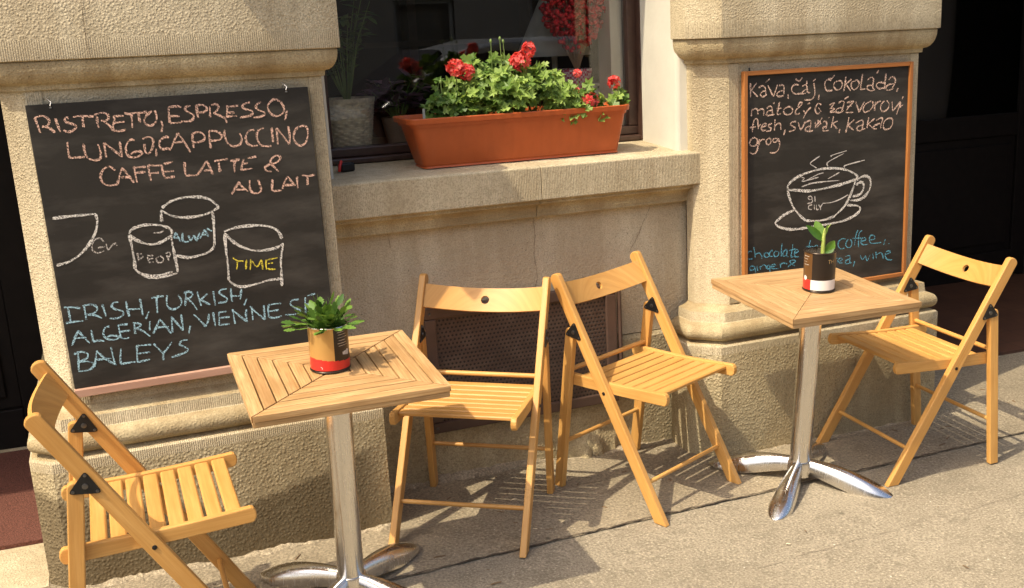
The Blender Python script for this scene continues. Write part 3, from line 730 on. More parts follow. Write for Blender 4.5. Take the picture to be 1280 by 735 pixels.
STROKES = {
"left": {
"pink": "191,8057 223,7878 267,7641|191,8057 373,8096 511,8017 531,7906 453,7817 324,7801|324,7801 493,7759 635,7617|698,8001 730,7807 771,7624|1037,7973 979,8005 925,7941 982,7867 1137,7799 1190,7726 1085,7638 952,7608 848,7673|1144,7997 1301,8019 1669,7981|1396,8003 1379,7861 1373,7696|1758,7968 1745,7803 1761,7657|1688,8015 1877,8063 2015,8029 2054,7943 2000,7850 1844,7850|1871,7861 2031,7709 2145,7517|2200,7959 2180,7793 2130,7672 2152,7558|2198,7945 2447,7938|2157,7762 2448,7771|2152,7558 2265,7521 2455,7552|2472,8014 2624,7974 2761,8002|2662,7962 2648,7782 2627,7587|2735,8004 2866,7993 3080,7998|2844,7989 2845,7849 2845,7709|3203,8016 3053,7902 2964,7755 3027,7637 3144,7613 3273,7701 3316,7866 3285,8023|3402,7718 3439,7602 3384,7408|3672,8091 3648,7867 3643,7641|3672,8091 3876,8097 4008,8064|3663,7838 3932,7815|3642,7635 3811,7632 3976,7647|4269,8077 4145,8067 4106,7985 4203,7892 4316,7818 4270,7688 4141,7650 3953,7672|4432,8059 4422,7889 4432,7717|4391,8062 4560,8091 4689,8024 4691,7938 4586,7875 4422,7889|4795,8030 4778,7860 4764,7718|4834,8069 4973,8073 5033,7996 4978,7901 4872,7838|4872,7838 5040,7738 5170,7655 5203,7523|5287,8019 5251,7850 5217,7695|5282,7977 5437,7984 5594,7995|5261,7820 5456,7804|5217,7695 5374,7710 5513,7699|5929,8069 5783,8037 5704,7972 5763,7881 5941,7823 5967,7734 5850,7671 5592,7649|6241,8059 6133,7996 6080,7913 6155,7820 6289,7751 6279,7665 6130,7619 5972,7617|6758,8048 6620,8102 6462,7984 6417,7857 6484,7692 6647,7605 6814,7665 6888,7805 6835,7969 6760,8063|6954,7741 6877,7460|895,7337 883,7102 887,6892|887,6892 1067,6888 1274,6882|1303,7258 1298,7034 1349,6861 1492,6777 1666,6802 1705,6996 1665,7210|1826,7237 1831,7012 1824,6801|1826,7237 2008,7052 2235,6804|2233,6790 2238,7002 2241,7228|2633,7234 2543,7257 2421,7155 2369,6990 2421,6800 2601,6754 2774,6837 2732,6913 2569,6900 2482,6851|2850,7257 3031,7297 3125,7204 3079,6980 2963,6834 2876,6885 2882,7112|3168,6943 3158,6729|3563,7235 3458,7259 3308,7159 3274,7019 3341,6921 3492,6927 3551,6864|3824,7341 3701,7151 3571,6905|3824,7341 3953,7085 4088,6770|3663,7075 3980,7083|4216,7292 4194,7078 4200,6875|4216,7292 4399,7319 4525,7221 4507,7093 4360,7034 4196,7049|4678,7323 4661,7093 4668,6832|4679,7329 4871,7306 5010,7192 4965,7066 4779,7039 4671,7063|5104,7329 5102,7141 5159,6932 5316,6830 5492,6872 5571,7040 5519,7191|5955,7255 5796,7239 5691,7088 5697,6912 5826,6797 5999,6796|6233,7289 6083,7244 6008,7104 6027,6911 6140,6768 6383,6745|6463,7284 6453,7079 6455,6857|6605,7257 6590,7008 6582,6772|6605,7257 6752,7023 6924,6740|6924,6740 6955,7005 6944,7287|7264,7259 7132,7137 7064,6935 7131,6751 7271,6678 7416,6784 7502,7016 7493,7195 7397,7262 7260,7230|2007,6442 1878,6555 1711,6500 1605,6326 1628,6139 1795,6021 2040,6052|2201,6494 2101,6275 2014,6055|2201,6494 2338,6251 2453,6038|2134,6229 2384,6203|2510,6506 2518,6290 2535,6043|2517,6462 2827,6466|2522,6318 2791,6314|2901,6510 2895,6280 2915,6047|2916,6514 3072,6470 3262,6469|2906,6265 3150,6260|3263,6474 3261,6272 3290,6095|3321,6497 3572,6530|3275,6276 3562,6265|3288,6081 3428,6095 3567,6110|3890,6499 3870,6298 3871,6108|3871,6108 4202,6083|4495,6484 4372,6306 4205,6103|4495,6484 4566,6286 4620,6060|4386,6202 4611,6200|4700,6443 4900,6465 5100,6475|4842,6450 4826,6290 4839,6112|5162,6410 5436,6430|5290,6406 5253,6233 5246,6071|5551,6440 5488,6283 5438,6111|5667,6449 5915,6470|5506,6305 5649,6303|5438,6116 5772,6136|6307,5993 6164,6022 6134,6130 6274,6206 6453,6233 6597,6338 6579,6430 6463,6441 6335,6349 6319,6216 6408,6103 6509,5972|5324,5780 5216,5613 5078,5433|5322,5765 5416,5606 5558,5471|5223,5552 5464,5526|5642,5792 5616,5585 5669,5429 5823,5382 5935,5460 5914,5643 5878,5782|6309,5767 6271,5575 6251,5411|6250,5405 6528,5391|6754,5797 6645,5627 6563,5438|6754,5797 6853,5635 6940,5489|6635,5543 6900,5524|7032,5768 7020,5587 7020,5405|7185,5798 7373,5748 7572,5774|7342,5736 7319,5480",
"white": "193,5260 701,5267 1320,5267|1317,5253 1323,5035 1239,4753 1046,4456 761,4170 414,3980 89,3921|2113,4588 2184,4697 2387,4776 2662,4793 2984,4734 3191,4634 3272,4520 3248,4448|2122,4557 2250,4408 2449,4279 2659,4208 2912,4236 3120,4329 3244,4419|2109,4559 2123,4290 2133,3991 2133,3722 2120,3544|3230,4420 3234,4150 3247,3847 3264,3572 3267,3297|2120,3544 2238,3407 2443,3303 2773,3273 3118,3333|2308,3322 2571,3225 2876,3213 3249,3269|3098,5238 3356,5400 3699,5471 4061,5461 4387,5375 4565,5221 4673,5074|3047,5170 3351,4972 3674,4890 4067,4889 4357,4945 4675,5088|3045,5156 3040,4831|4473,4962 4462,4662 4436,4302 4394,3942|4392,3927 4201,3784 3906,3715 3591,3696 3297,3804|4720,4343 5004,4415 5384,4437 5790,4406 6103,4313 6291,4152 6369,3925|4728,4297 4925,4028 5188,3811 5549,3656 5932,3638 6236,3693 6396,3781|4725,4267 4704,3780 4702,3318 4670,2857|6378,3753 6260,3267 6229,2830 6195,2470|4670,2857 4810,2697 5033,2602 5421,2626 5817,2697 6177,2695",
"grey": "1416,4438 1327,4552 1190,4526 1084,4363 1087,4216 1209,4141 1376,4178|1232,4285 1421,4297|1460,4374 1486,4194 1611,4311 1713,4357 1742,4279|2762,4538 2954,4529 3058,4576|2242,3992 2254,3886 2250,3767|2242,3992 2348,3963 2375,3870 2272,3824|2506,3913 2504,3808 2514,3687|2503,3898 2666,3877|2510,3792 2653,3789|2514,3687 2652,3683|2814,3843 2733,3763 2772,3652 2883,3652 2926,3753 2855,3843|3036,3844 3051,3751 3068,3673|3002,3894 3118,3924 3132,3831 3069,3779",
"yellow": "4860,3529 4991,3419 5162,3381|4991,3419 4944,3162|5254,3415 5203,3127|5386,3414 5326,3094|5386,3414 5532,3160 5690,3358|5690,3358 5697,3060|5836,3339 5804,3202 5804,3077|5865,3335 6166,3358|5850,3212 6015,3221|5787,3063 6065,3010",
"blue": "3378,4477 3286,4324|3378,4477 3464,4196|3300,4322 3453,4318|3555,4441 3535,4202 3699,4167|3710,4346 3759,4189 3863,4327 3912,4170 4028,4398|4180,4470 4018,4218|4180,4470 4263,4248|4090,4330 4231,4327|4240,4493 4384,4400|71,2688 279,2663 509,2599|186,2662 194,2465 198,2247|61,2220 316,2229 529,2218|610,2644 612,2432 612,2235|573,2664 789,2668 926,2597 936,2489 828,2400 636,2383|689,2375 871,2332 1029,2217|1094,2632 1120,2447 1146,2266|1531,2635 1407,2632 1338,2536 1431,2430 1609,2343 1591,2223 1416,2158 1229,2186|1738,2644 1744,2414 1761,2160|2125,2648 2128,2388 2133,2141|1740,2384 2107,2345|2314,2230 2199,2022|2427,2620 2597,2641 2779,2636|2581,2628 2560,2385 2541,2156|2879,2646 2839,2467 2868,2277 2998,2196 3178,2262 3255,2406 3186,2617|3403,2648 3376,2450 3334,2255|3347,2656 3505,2664 3595,2589 3524,2491 3392,2464|3407,2471 3543,2317 3654,2082|3729,2632 3754,2395 3784,2188|4003,2530 3778,2360|3795,2374 4043,2181|4184,2582 4184,2364 4189,2143|4579,2604 4418,2596 4348,2512 4451,2403 4553,2294 4484,2210 4279,2209|4696,2603 4682,2386 4685,2180|4997,2545 4960,2377 4926,2224|4680,2370 4953,2321|5120,2234 5018,2021|353,1956 240,1761 123,1535|350,1941 477,1723 596,1535|264,1742 530,1714|692,1918 695,1734 696,1565|696,1565 833,1574 991,1533|1192,1947 1081,1934 1001,1808 1012,1668 1132,1556 1322,1541 1387,1608 1204,1668 1076,1642|1427,1957 1437,1755 1439,1584|1440,1954 1687,1941|1450,1747 1726,1740|1439,1584 1540,1522 1667,1533|1866,1935 1857,1781 1851,1612|1827,1956 1988,1916 2034,1847 1884,1777|1911,1773 2089,1652 2244,1471|2298,1936 2274,1809 2257,1656|2583,1964 2470,1763 2340,1550|2581,1948 2693,1744 2839,1471|2436,1722 2799,1690|2913,1991 2896,1775 2871,1497|2910,1976 3035,1754 3187,1510|3186,2012 3185,1762 3179,1512|3397,1619 3322,1388|3536,1959 3695,1746 3826,1536|3826,1536 3922,1711 3969,1909|4097,1937 4097,1716 4111,1492|4255,1913 4244,1725 4218,1523|4255,1913 4487,1903|4246,1741 4552,1726|4218,1523 4524,1507|4655,1948 4670,1724 4683,1483|4655,1948 4858,1695 5055,1489|5061,1887 5031,1700 5040,1491|5231,1941 5220,1736 5215,1528|5175,1972 5341,1749 5565,1491|5589,1936 5577,1714 5573,1490|5722,1916 5699,1728 5693,1552|5708,1925 5905,1937 6110,1929|5714,1725 6016,1728|5693,1552 5852,1495 6083,1525|6654,1972 6455,1969 6382,1867 6489,1738 6659,1615 6556,1518 6191,1540|6858,2007 6829,1752 6819,1527|6924,2045 7175,2083|6848,1782 7079,1780|6819,1527 7113,1531|247,1300 217,1028 189,769|135,1273 330,1311 493,1228 461,1110 343,1053 230,1025|229,1019 444,1005 607,915 546,786 401,733 171,741|746,1279 682,1042 617,805|746,1279 935,1000 1203,767|690,1010 1099,988|1137,1324 1151,1057 1176,772|1399,1234 1349,993 1327,762|1327,762 1511,778 1734,771|1850,1269 1811,1010 1786,747|1834,1256 2028,1241 2236,1222|1825,1008 2175,997|1786,747 1957,765 2143,781|2309,1242 2423,1050 2542,889|2815,1207 2645,1014 2528,891 2507,688|3260,1208 3116,1206 3016,1111 3132,1013 3234,917 3134,822 2749,743"
},
"right": {
"pink": "319,7958 314,7713 319,7456|574,7951 333,7688|362,7700 618,7458|660,7777 803,7834 933,7769 962,7546 1005,7507|962,7644 804,7625 732,7528 818,7439 962,7496|1119,8073 961,7953|1048,7840 1178,7613 1281,7448 1382,7656 1454,7841|1512,7802 1644,7823 1733,7746 1728,7471|1727,7621 1557,7601 1426,7506 1500,7416 1720,7434|1911,7477 1918,7314|2370,7778 2206,7807 2073,7711 2088,7560 2238,7467 2507,7471|2234,8007 2384,7916 2518,8038|2521,7723 2656,7769 2732,7691 2748,7514 2870,7472|2732,7615 2567,7545 2523,7458 2688,7478|2730,7919 2701,7768|3019,7810 3067,7605 3069,7376 2933,7228 2675,7225 2660,7263|3109,7960 2988,7874|3267,7395 3239,7192|3793,7866 3637,7908 3515,7809 3532,7617 3642,7498 3859,7504|3667,7971 3808,7929 3946,8054|4105,7832 3949,7784 3920,7631 4047,7511 4219,7545 4296,7697 4231,7828 4074,7832|4449,7977 4421,7720 4362,7437|4705,7867 4422,7668|4485,7666 4679,7439|4897,7797 4723,7737 4709,7581 4838,7473 4997,7547 5059,7701 4961,7821 4865,7798|5215,8037 5171,7751 5127,7464|5127,7464 5353,7470|5445,7795 5606,7883 5722,7814 5694,7526 5778,7418|5677,7579 5481,7585 5434,7481 5615,7383 5811,7430|5945,8125 5849,8022|6294,7998 6267,7694 6240,7403|6235,7642 5970,7676 5857,7573 5975,7451 6222,7457|6432,7742 6563,7858 6715,7788 6736,7627 6605,7445|6669,7589 6403,7557 6305,7454 6407,7358 6673,7416|6892,7409 6810,7278|348,6786 362,6970 405,7043|391,6994 519,7050 619,6985 619,6824|619,6960 776,7016 877,6950 863,6777|1007,7023 1122,7094 1224,7040 1239,6815|1224,6940 1065,6922 978,6801 1123,6770 1327,6786|1340,7235 1282,7175|1544,7227 1487,6980 1458,6781 1605,6800|1428,6982 1663,6998|1884,7014 1737,6945 1737,6819 1886,6737 2064,6780 2107,6930 1973,7023 1855,7003|2331,6997 2420,7145 2525,7129 2451,7017 2272,6898 2228,6773 2333,6718 2423,6765|2873,7103 2752,7057|3364,7008 3240,7064 3134,6966 3105,6813 3213,6681 3305,6728|3242,6910 3366,6751|2573,6856 2664,6750 2709,6774|2920,6944 2739,6798 2590,6563|3741,6975 3974,7043 3805,6869 3774,6857|3774,6857 3977,6823 3775,6728|3760,6703 3979,6707|4147,7024 4288,7083 4400,7027 4339,6822 4278,6668|4323,6848 4087,6806 4042,6691 4215,6671 4404,6728|4603,7241 4414,7144|4527,7010 4829,7037 4656,6887 4499,6711|4529,6853 4783,6882|4484,6647 4819,6632|4925,7034 5009,6821 5093,6621|5093,6621 5203,6813 5329,6993|5655,7007 5395,6911 5269,6732 5368,6609 5595,6666 5739,6845 5688,6992|5836,6974 5806,6789 5809,6630|5822,6842 5951,6943 6083,6964|6281,6983 6118,6857 6089,6672 6223,6573 6421,6658 6484,6842 6365,6980|6617,6918 6637,6729 6658,6554|6658,6554 6856,6747 7021,6902|7039,6875 6942,6663 6846,6425|6976,6675 7143,6776|7136,7086 7087,6980|391,6216 405,6401 462,6621 548,6691 619,6614 619,6515|277,6382 534,6395|619,6515 648,6302|634,6390 749,6471|792,6357 965,6411 950,6487 835,6455 778,6333 835,6243 994,6248|1226,6461 1095,6430 1081,6356 1183,6301 1154,6215 980,6199|1357,6605 1352,6430 1335,6206|1343,6331 1474,6450 1592,6406 1608,6204|1800,6207 1742,6009|2275,6463 2095,6458 2022,6361 2156,6291 2232,6211 2127,6140 1963,6123|2365,6433 2411,6279 2488,6135|2488,6135 2592,6295 2682,6444|2697,6405 2879,6460 2926,6356 2882,6128|2881,6256 2714,6213 2684,6112 2852,6065 3020,6082|3109,6399 3126,6167|3141,6243 3278,6365 3387,6308|3216,6445 3309,6389 3415,6526|3187,6189 3371,6335|3469,6368 3562,6389 3625,6309 3596,6104|3595,6207 3471,6161 3488,6031 3721,6045|3715,6524 3731,6498|3934,6553 3874,6323 3829,6118|4124,6363 3874,6271|3922,6256 4097,6065|4223,6059 4193,5904|4630,6471 4570,6186 4495,5901|4872,6355 4571,6159|4603,6158 4862,5961|4954,6220 5179,6314 5293,6256 5265,5993 5395,5987|5246,6126 5053,6083 5006,5980 5153,5920 5314,5991|5551,6403 5506,6193 5477,5983|5831,6337 5507,6140|5556,6138 5839,5911|5898,6254 6095,6338 6196,6294 6118,6030 6136,5949|6082,6139 5836,6071 5772,5981 5937,5933|6462,6308 6297,6209 6234,6025 6337,5886 6570,5927 6684,6110 6647,6273 6462,6308|620,5918 491,6012 334,5947 278,5789 406,5707 563,5747 620,5918|620,5918 635,5669 549,5474 406,5421 278,5503|692,5939 692,5715|692,5840 807,5921 923,5902|1097,5955 995,5873 996,5748 1112,5716 1185,5812 1155,5927 1082,5956|1477,5897 1359,5928 1272,5858 1301,5781 1433,5798 1506,5895|1506,5908 1566,5665 1479,5468 1303,5390 1142,5425",
"white": "1939,3997 1939,4128 2166,4322 2550,4474 3016,4572 3488,4621 4047,4592 4534,4497 4904,4336 5092,4186 5032,4106|1940,3964 2361,3914 2827,3843 3338,3852 3815,3897 4338,3956 5032,4089|1921,3952 2018,3650 2173,3308 2445,2987 2739,2727|2739,2727 3191,2666 3669,2671 4070,2767|5032,4108 4933,3845 4753,3452 4513,3099 4070,2767|2212,3173 1830,3060 1490,2863 1396,2758 1605,2590 2025,2466 2449,2440|2449,2440 2878,2447 3312,2470|3312,2470 3952,2491 4561,2551 5095,2739 5258,2930 5090,3065 4635,3122|5074,4037 5279,4158 5571,4153 5722,3954 5685,3648 5459,3392 5169,3280 4797,3295|5035,3870 5241,3956 5388,3877 5371,3639 5207,3482 4898,3440",
"grey": "3344,5110 2935,4890 3053,4767 3211,4673|4564,5217 3880,5093 3881,5043|4443,5124 3723,4854 3725,4687|5414,4792 4531,4666 4492,4584|2551,4375 2667,4334 2591,4224 3293,4320|2630,4205 3253,4422 3529,4469|3731,4221 4251,4417|2553,4030 3177,4130 4255,4114|2864,4121 3493,4106|3045,3529 2908,3508 2849,3596 2946,3637 3025,3564 3027,3398 2812,3367|3143,3621 3164,3403|3028,3298 2891,3277 2872,3163 3010,3117|3126,3290 3140,3105|3225,3281 3235,3097 3326,3105|3324,3272 3404,3182 3502,3290|3404,3182 3425,3063|3502,3307 3902,3305 4305,3388 4670,3527",
"blue": "380,1796 265,1822 179,1692 222,1534 424,1536|452,1966 511,1730 525,1550|525,1678 700,1709 802,1595 817,1477|992,1689 919,1620 978,1510 1110,1534 1110,1649 978,1690|1287,1745 1169,1681 1169,1527 1288,1526|1436,1703 1347,1635 1377,1503 1526,1512 1555,1638 1436,1703|1703,1958 1674,1702 1675,1468|1884,1731 1750,1590 1765,1458 1915,1519 1914,1714|1914,1701 1916,1441 1991,1419|2185,1880 2156,1648 2112,1418 2219,1393|2020,1650 2308,1683|2279,1530 2431,1565 2369,1664 2263,1558 2295,1384 2463,1365|2981,1951 2921,1747 2892,1566|2783,1710 3108,1687|3171,1614 3295,1653 3263,1723 3155,1669 3171,1561 3327,1557|3498,1684 3389,1616 3406,1548 3515,1589 3530,1680|3521,1655 3531,1534|468,1224 337,1252 279,1145 381,1081 497,1144|497,1221 540,984 512,860|598,1234 628,1038|730,1205 759,1060|744,1139 876,1239 994,1161 1009,1056|1141,1207 1038,1155 1068,1061 1171,1088 1171,1204|1171,1191 1171,932|1260,1116 1423,1135 1378,1205 1259,1180 1275,1049 1528,1018|1617,1190 1648,1030|1617,1112 1737,1201 1948,1150|1964,1018 2099,1106 2311,1199 2220,1262 2053,1242 2129,1129 2282,1032|4092,1512 4046,1330|4618,1804 4440,1836 4281,1732 4283,1544 4413,1436 4558,1460|4731,1778 4620,1642 4671,1488 4833,1457 4912,1610 4829,1768|5182,2096 5088,1889 5029,1489|5397,2060 5250,1981 5221,1740 5226,1413|4926,1798 5418,1760|5321,1634 5552,1664 5517,1763 5369,1724 5339,1591 5456,1483 5688,1485|5752,1629 5985,1659 5966,1784 5798,1815 5735,1658 5854,1495 6325,1485|6509,1589 6429,1363|6683,1405 6701,1361|4127,1240 4066,1032 3988,881 4180,871|3985,1095 4241,1093|4259,956 4452,987 4418,1085 4274,1035 4292,912 4502,873|4611,1117 4822,1120 4826,862 4908,825|4808,1000 4630,939 4632,831 4810,823|5055,876 4992,665|5297,1106 5433,899 5563,1021 5650,819 5796,1049|5929,1089 5950,839|6062,1156 6101,849|6098,1015 6299,1074 6385,982 6440,796|6521,966 6759,1022 6706,1098 6553,1073 6523,911 6645,758 6885,716"
}
}

# ================================================================== CHALKBOARDS
def catmull(p, sub=5):
    if len(p) < 3: return [Vector(p[0]).lerp(Vector(p[1]), k/7) for k in range(8)]
    P = [Vector(q) for q in p]; out = []
    for i in range(len(P)-1):
        a, b, c, d = P[max(i-1, 0)], P[i], P[i+1], P[min(i+2, len(P)-1)]
        for k in range(sub):
            t = k/sub
            out.append(0.5*((2*b) + (c-a)*t + (2*a-5*b+4*c-d)*t*t + (3*b-a-3*c+d)*t*t*t))
    out.append(P[-1]); return out
NS = [0]
def stroke(bm, pts, w, place):
    pts = catmull(pts)
    prev = None
    eps = 0.00004 * (NS[0] % 24); NS[0] += 1
    for i, p in enumerate(pts):
        d = pts[min(i+1, len(pts)-1)] - pts[max(i-1, 0)]
        if d.length < 1e-9: continue
        d.normalize(); n = Vector((-d.y, d.x))
        ww = w*0.5*random.uniform(0.74, 1.16)*(0.86 + 0.22*math.sin(i*0.37 + NS[0]*1.7))
        if i in (0, len(pts)-1): ww *= 0.7
        a, b = bm.verts.new(place(p + n*ww, eps)), bm.verts.new(place(p - n*ww, eps))
        if prev: bm.faces.new((prev[0], prev[1], b, a))
        prev = (a, b)
def decode(s):
    return [[tuple(float(q)/10000 for q in pt.split(',')) for pt in st.split(' ')] for st in s.split('|')]
def chalkboard(data, mats, loc, rot, w, h, widths, label, framed):
    b = root('chalkboard', label, 'chalkboard', loc, Matrix.Rotation(rot, 3, 'Y'))
    bm = NB()
    if framed:
        box(bm, 0.012, w-0.012, 0.000, 0.008, 0.012, h-0.012)
    else:
        box(bm, 0, w, 0.000, 0.010, 0.022, h)
    put('slate', bm, M_board, b, bevel=0 if framed else 0.0015)
    if framed:
        bm = NB(); t = 0.0155
        for q in ((0, t, 0, h), (w-t, w, 0, h)):
            uvalong(bm, box(bm, q[0], q[1], -0.010, 0.012, q[2], q[3]), (0, 0, 1))
        for q in ((t+0.0004, w-t-0.0004, 0, t), (t+0.0004, w-t-0.0004, h-t, h)):
            uvalong(bm, box(bm, q[0], q[1], -0.0095, 0.0115, q[2], q[3]), (1, 0, 0))
        put('frame', bm, M_frame, b, bevel=0.002)
        bm = NB(); tube(bm, [(0.03, 0.004, h), (0.03, 0.006, h+0.012)], 0.003, 6); put('nail', bm, M_blackm, b)
    else:
        bm = NB(); uvalong(bm, box(bm, -0.002, w+0.002, -0.014, 0.012, -0.002, 0.0215), (1, 0, 0))
        put('ledge', bm, M_ledge, b, bevel=0.002)
        for hx in (0.062, 0.700):
            bm = NB()
            tube(bm, [(hx, 0.004, h-0.012), (hx, -0.002, h-0.004), (hx+0.004, 0.002, h+0.004), (hx-0.004, 0.010, h+0.012), (hx-0.007, 0.018, h+0.017)], 0.0013, 6)
            tube(bm, [(hx-0.003, -0.002, h-0.010), (hx+0.003, -0.002, h-0.010)], 0.002, 6)
            put('hook', bm, M_steel, b, smooth=50)
    for colr, s in data.items():
        sts = [catmull(q) for q in decode(s)]
        grp = list(range(len(sts)))
        for i in range(len(sts)):
            for j in range(i):
                if grp[i] != grp[j] and min((p-q).length for p in sts[i][::2] + sts[i][-1:] for q in sts[j][::2] + sts[j][-1:]) < 0.022:
                    g0, g1 = grp[i], grp[j]
                    grp = [g1 if g == g0 else g for g in grp]
        for g in sorted(set(grp)):
            bm = NB()
            for q, gg in zip(decode(s), grp):
                if gg == g: stroke(bm, q, widths[colr], lambda p, e: (p.x, -0.0006 - e, p.y))
            o = put('chalk_drawing' if colr == 'white' else 'chalk_writing', bm, mats[colr], b)
            o['label'] = {'pink': 'pink chalk writing', 'white': 'white chalk drawing', 'grey': 'faint white chalk lines', 'yellow': 'yellow chalk word', 'blue': 'blue chalk writing'}[colr]
    # wiped smears
    return b
chalkboard(STROKES['left'], CH, (-0.713, -0.288, 0.580), R(-0.6), 0.765, 0.84,
           {'pink': 0.0068, 'white': 0.0086, 'grey': 0.0046, 'yellow': 0.0054, 'blue': 0.0060},
           'large unframed chalkboard on the left pilaster listing coffees above three drawn cups', False)
chalkboard(STROKES['right'], CH2, (1.578, -0.252, 0.556), 0.0, 0.752, 0.838,
           {'pink': 0.0062, 'white': 0.0105, 'grey': 0.0044, 'blue': 0.0050},
           'chalkboard in orange wooden frame with one big steaming cup drawn on it', True)

# ================================================================== FOLDING CHAIRS
def barpoly(p0, p1, w, flat0=True, round1=True, round0=False):
    """2-D bar outline in (y,z) from p0 to p1"""
    a, b = Vector(p0), Vector(p1); d = (b-a).normalized(); n = Vector((-d.y, d.x)); h = w/2
    out = []
    if flat0:
        k = lambda s: a + n*h*s - d*((a + n*h*s).y/d.y) + d*(0)
        def foot(s):
            q = a + n*h*s
            return q + d*((p0[1]-q.y)/d.y)
        out += [foot(1), foot(-1)]
    elif round0:
        for i in range(7):
            t = math.pi*i/6
            out.append(a + n*h*math.cos(t) - d*h*math.sin(t)*0.8)
    else:
        out += [a + n*h, a - n*h]
    if round1:
        for i in range(9):
            t = math.pi*i/8
            out.append(b - n*h*math.cos(t) + d*h*math.sin(t)*0.75)
    else:
        out += [b - n*h, b + n*h]
    return [(q.x, q.y) for q in out]
def make_chair(label):
    t = root('folding_chair', label, 'chair', (0, 0, 0), None, 'folding chairs')
    W = 0.2135; TH = 0.011
    F, T = (0.2, 0.0), (-0.2632, 0.768)
    on = lambda z: (0.2 - 0.4632*z/0.768, z)
    ux = Vector((F[0]-T[0], F[1]-T[1])).normalized()
    hin = (-0.181, 0.594)
    rl = lambda z: (-0.2613 + (0.0633)*z/0.592, z)
    for s in (-1, 1):
        bm = NB()
        uvalong(bm, plate(bm, barpoly(F, T, 0.042), s*W-TH, s*W+TH), (0, -0.515, 0.857)); put('long_leg', bm, M_beech, t, bevel=0.003)
        bm = NB()
        uvalong(bm, plate(bm, barpoly((-0.2613, 0), (-0.198, 0.592), 0.037), s*W-TH, s*W+TH), (0, 0.1, 1)); put('rear_leg', bm, M_beech, t, bevel=0.003)
        # seat rail, inside the legs
        bm = NB(); xr = s*(W - TH - 0.0105)
        pl = []
        A, B = Vector((-0.242, 0.4145)), Vector((0.190, 0.4335))
        top = []; bot = []
        for i in range(13):
            q = A.lerp(B, i/12); sag = -0.006*math.sin(math.pi*i/12)
            top.append((q.x, q.y + 0.020 + sag)); bot.append((q.x, q.y - 0.022 + sag*0.3))
        endB = [(B.x + 0.013*math.cos(a), B.y - 0.001 + 0.021*math.sin(a)) for a in (1.1, 0.5, 0.0, -0.5, -1.1)]
        endA = [(A.x - 0.013*math.cos(a), A.y - 0.001 - 0.021*math.sin(a)) for a in (1.1, 0.5, 0.0, -0.5, -1.1)]
        poly = top + endB + bot[::-1] + endA
        uvalong(bm, plate(bm, poly, xr-0.0095, xr+0.0095), (0, 1, 0.04)); put('seat_rail', bm, M_beech, t, bevel=0.003)
        # hinge plates on both faces of the legs, with rivets
        bm = NB()
        tri = [(-0.173, 0.633), (-0.216, 0.580), (-0.141, 0.571)]
        cc = Vector((sum(p[0] for p in tri)/3, sum(p[1] for p in tri)/3))
        poly = []
        for k in range(3):
            a, b, c = Vector(tri[k-1]), Vector(tri[k]), Vector(tri[(k+1) % 3])
            for q in (0.16, 0.06): poly.append(tuple(b.lerp(a, q).lerp(cc, 0.06 if q == 0.06 else 0)))
            for q in (0.06, 0.16): poly.append(tuple(b.lerp(c, q).lerp(cc, 0.06 if q == 0.06 else 0)))
        for f in (1, -1):
            x0 = s*W + f*(TH + 0.0004)
            plate(bm, poly, x0, x0 + f*0.0025)
            for k in range(3):
                p = Vector(tri[k]).lerp(cc, 0.30)
                loft(bm, [circ((x0 + f*q, p.x, p.y), r, 10, 0) for q, r in ((0.002, 0.0042), (0.0042, 0.0040), (0.005, 0.002))], mi=1)
            loft(bm, [circ((x0 + f*q, cc.x, cc.y), r, 12, 0) for q, r in ((0.002, 0.0075), (0.0045, 0.007), (0.0052, 0.004))], mi=1)
        put('hinge_bracket', bm, [M_blackm, M_rivet], t, smooth=35)
        bm = NB(); p = on(0.4058); x0 = s*(W+TH)
        loft(bm, [circ((x0 + s*q, p[0], p[1]), r, 12, 0) for q, r in ((-0.004, 0.0062), (0.0015, 0.0062), (0.003, 0.0035))])
        put('pivot_bolt', bm, M_blackm, t, smooth=35)
    # slatted seat
    bm = NB(); ins = W - TH - 0.020 - 0.0012
    ang = math.atan2(0.019, 0.432)
    for k in range(8):
        y = -0.166 + 0.0452*k; f0 = (y + 0.242)/0.432
        zc = 0.4145 + 0.019*f0 + 0.009 - 0.006*math.sin(math.pi*f0)
        fs = []
        for sy in (1,):
            hw, ht = 0.0190, 0.0058
            ring = [(-hw, -ht), (hw, -ht), (hw, ht*0.4), (hw*0.8, ht), (-hw*0.8, ht), (-hw, ht*0.4)]
            fs = loft(bm, [[(x, y + a*math.cos(ang) - b*math.sin(ang), zc + b + a*math.sin(ang)) for a, b in ring] for x in (-ins, ins)])
        uvalong(bm, fs, (1, 0, 0)); toneface(bm, fs, random.uniform(-0.1, 0.3))
    put('seat', bm, M_beech, t, bevel=0.0012)
    # bent back slat with a finger hole
    e = Vector((0, -0.5155, 0.8569)); nb = Vector((0, -0.8569, -0.5155)); L0 = Vector((0, T[0], T[1]))
    c0 = L0 - e*0.062
    hwid = W - TH - 0.0006
    def pos(u, v, off):
        k = 1 - (u/hwid)**2
        return Vector((u, 0, 0)) + c0 + e*v + nb*(0.039*k + off - 0.004)
    bm = NB(); hh = 0.041; rh = 0.0145
    us = [-hwid + (hwid-0.03)*i/9 for i in range(10)]; us2 = [-q for q in us[::-1]]
    vsr = [-hh, -0.03, 0.0, 0.03, hh]
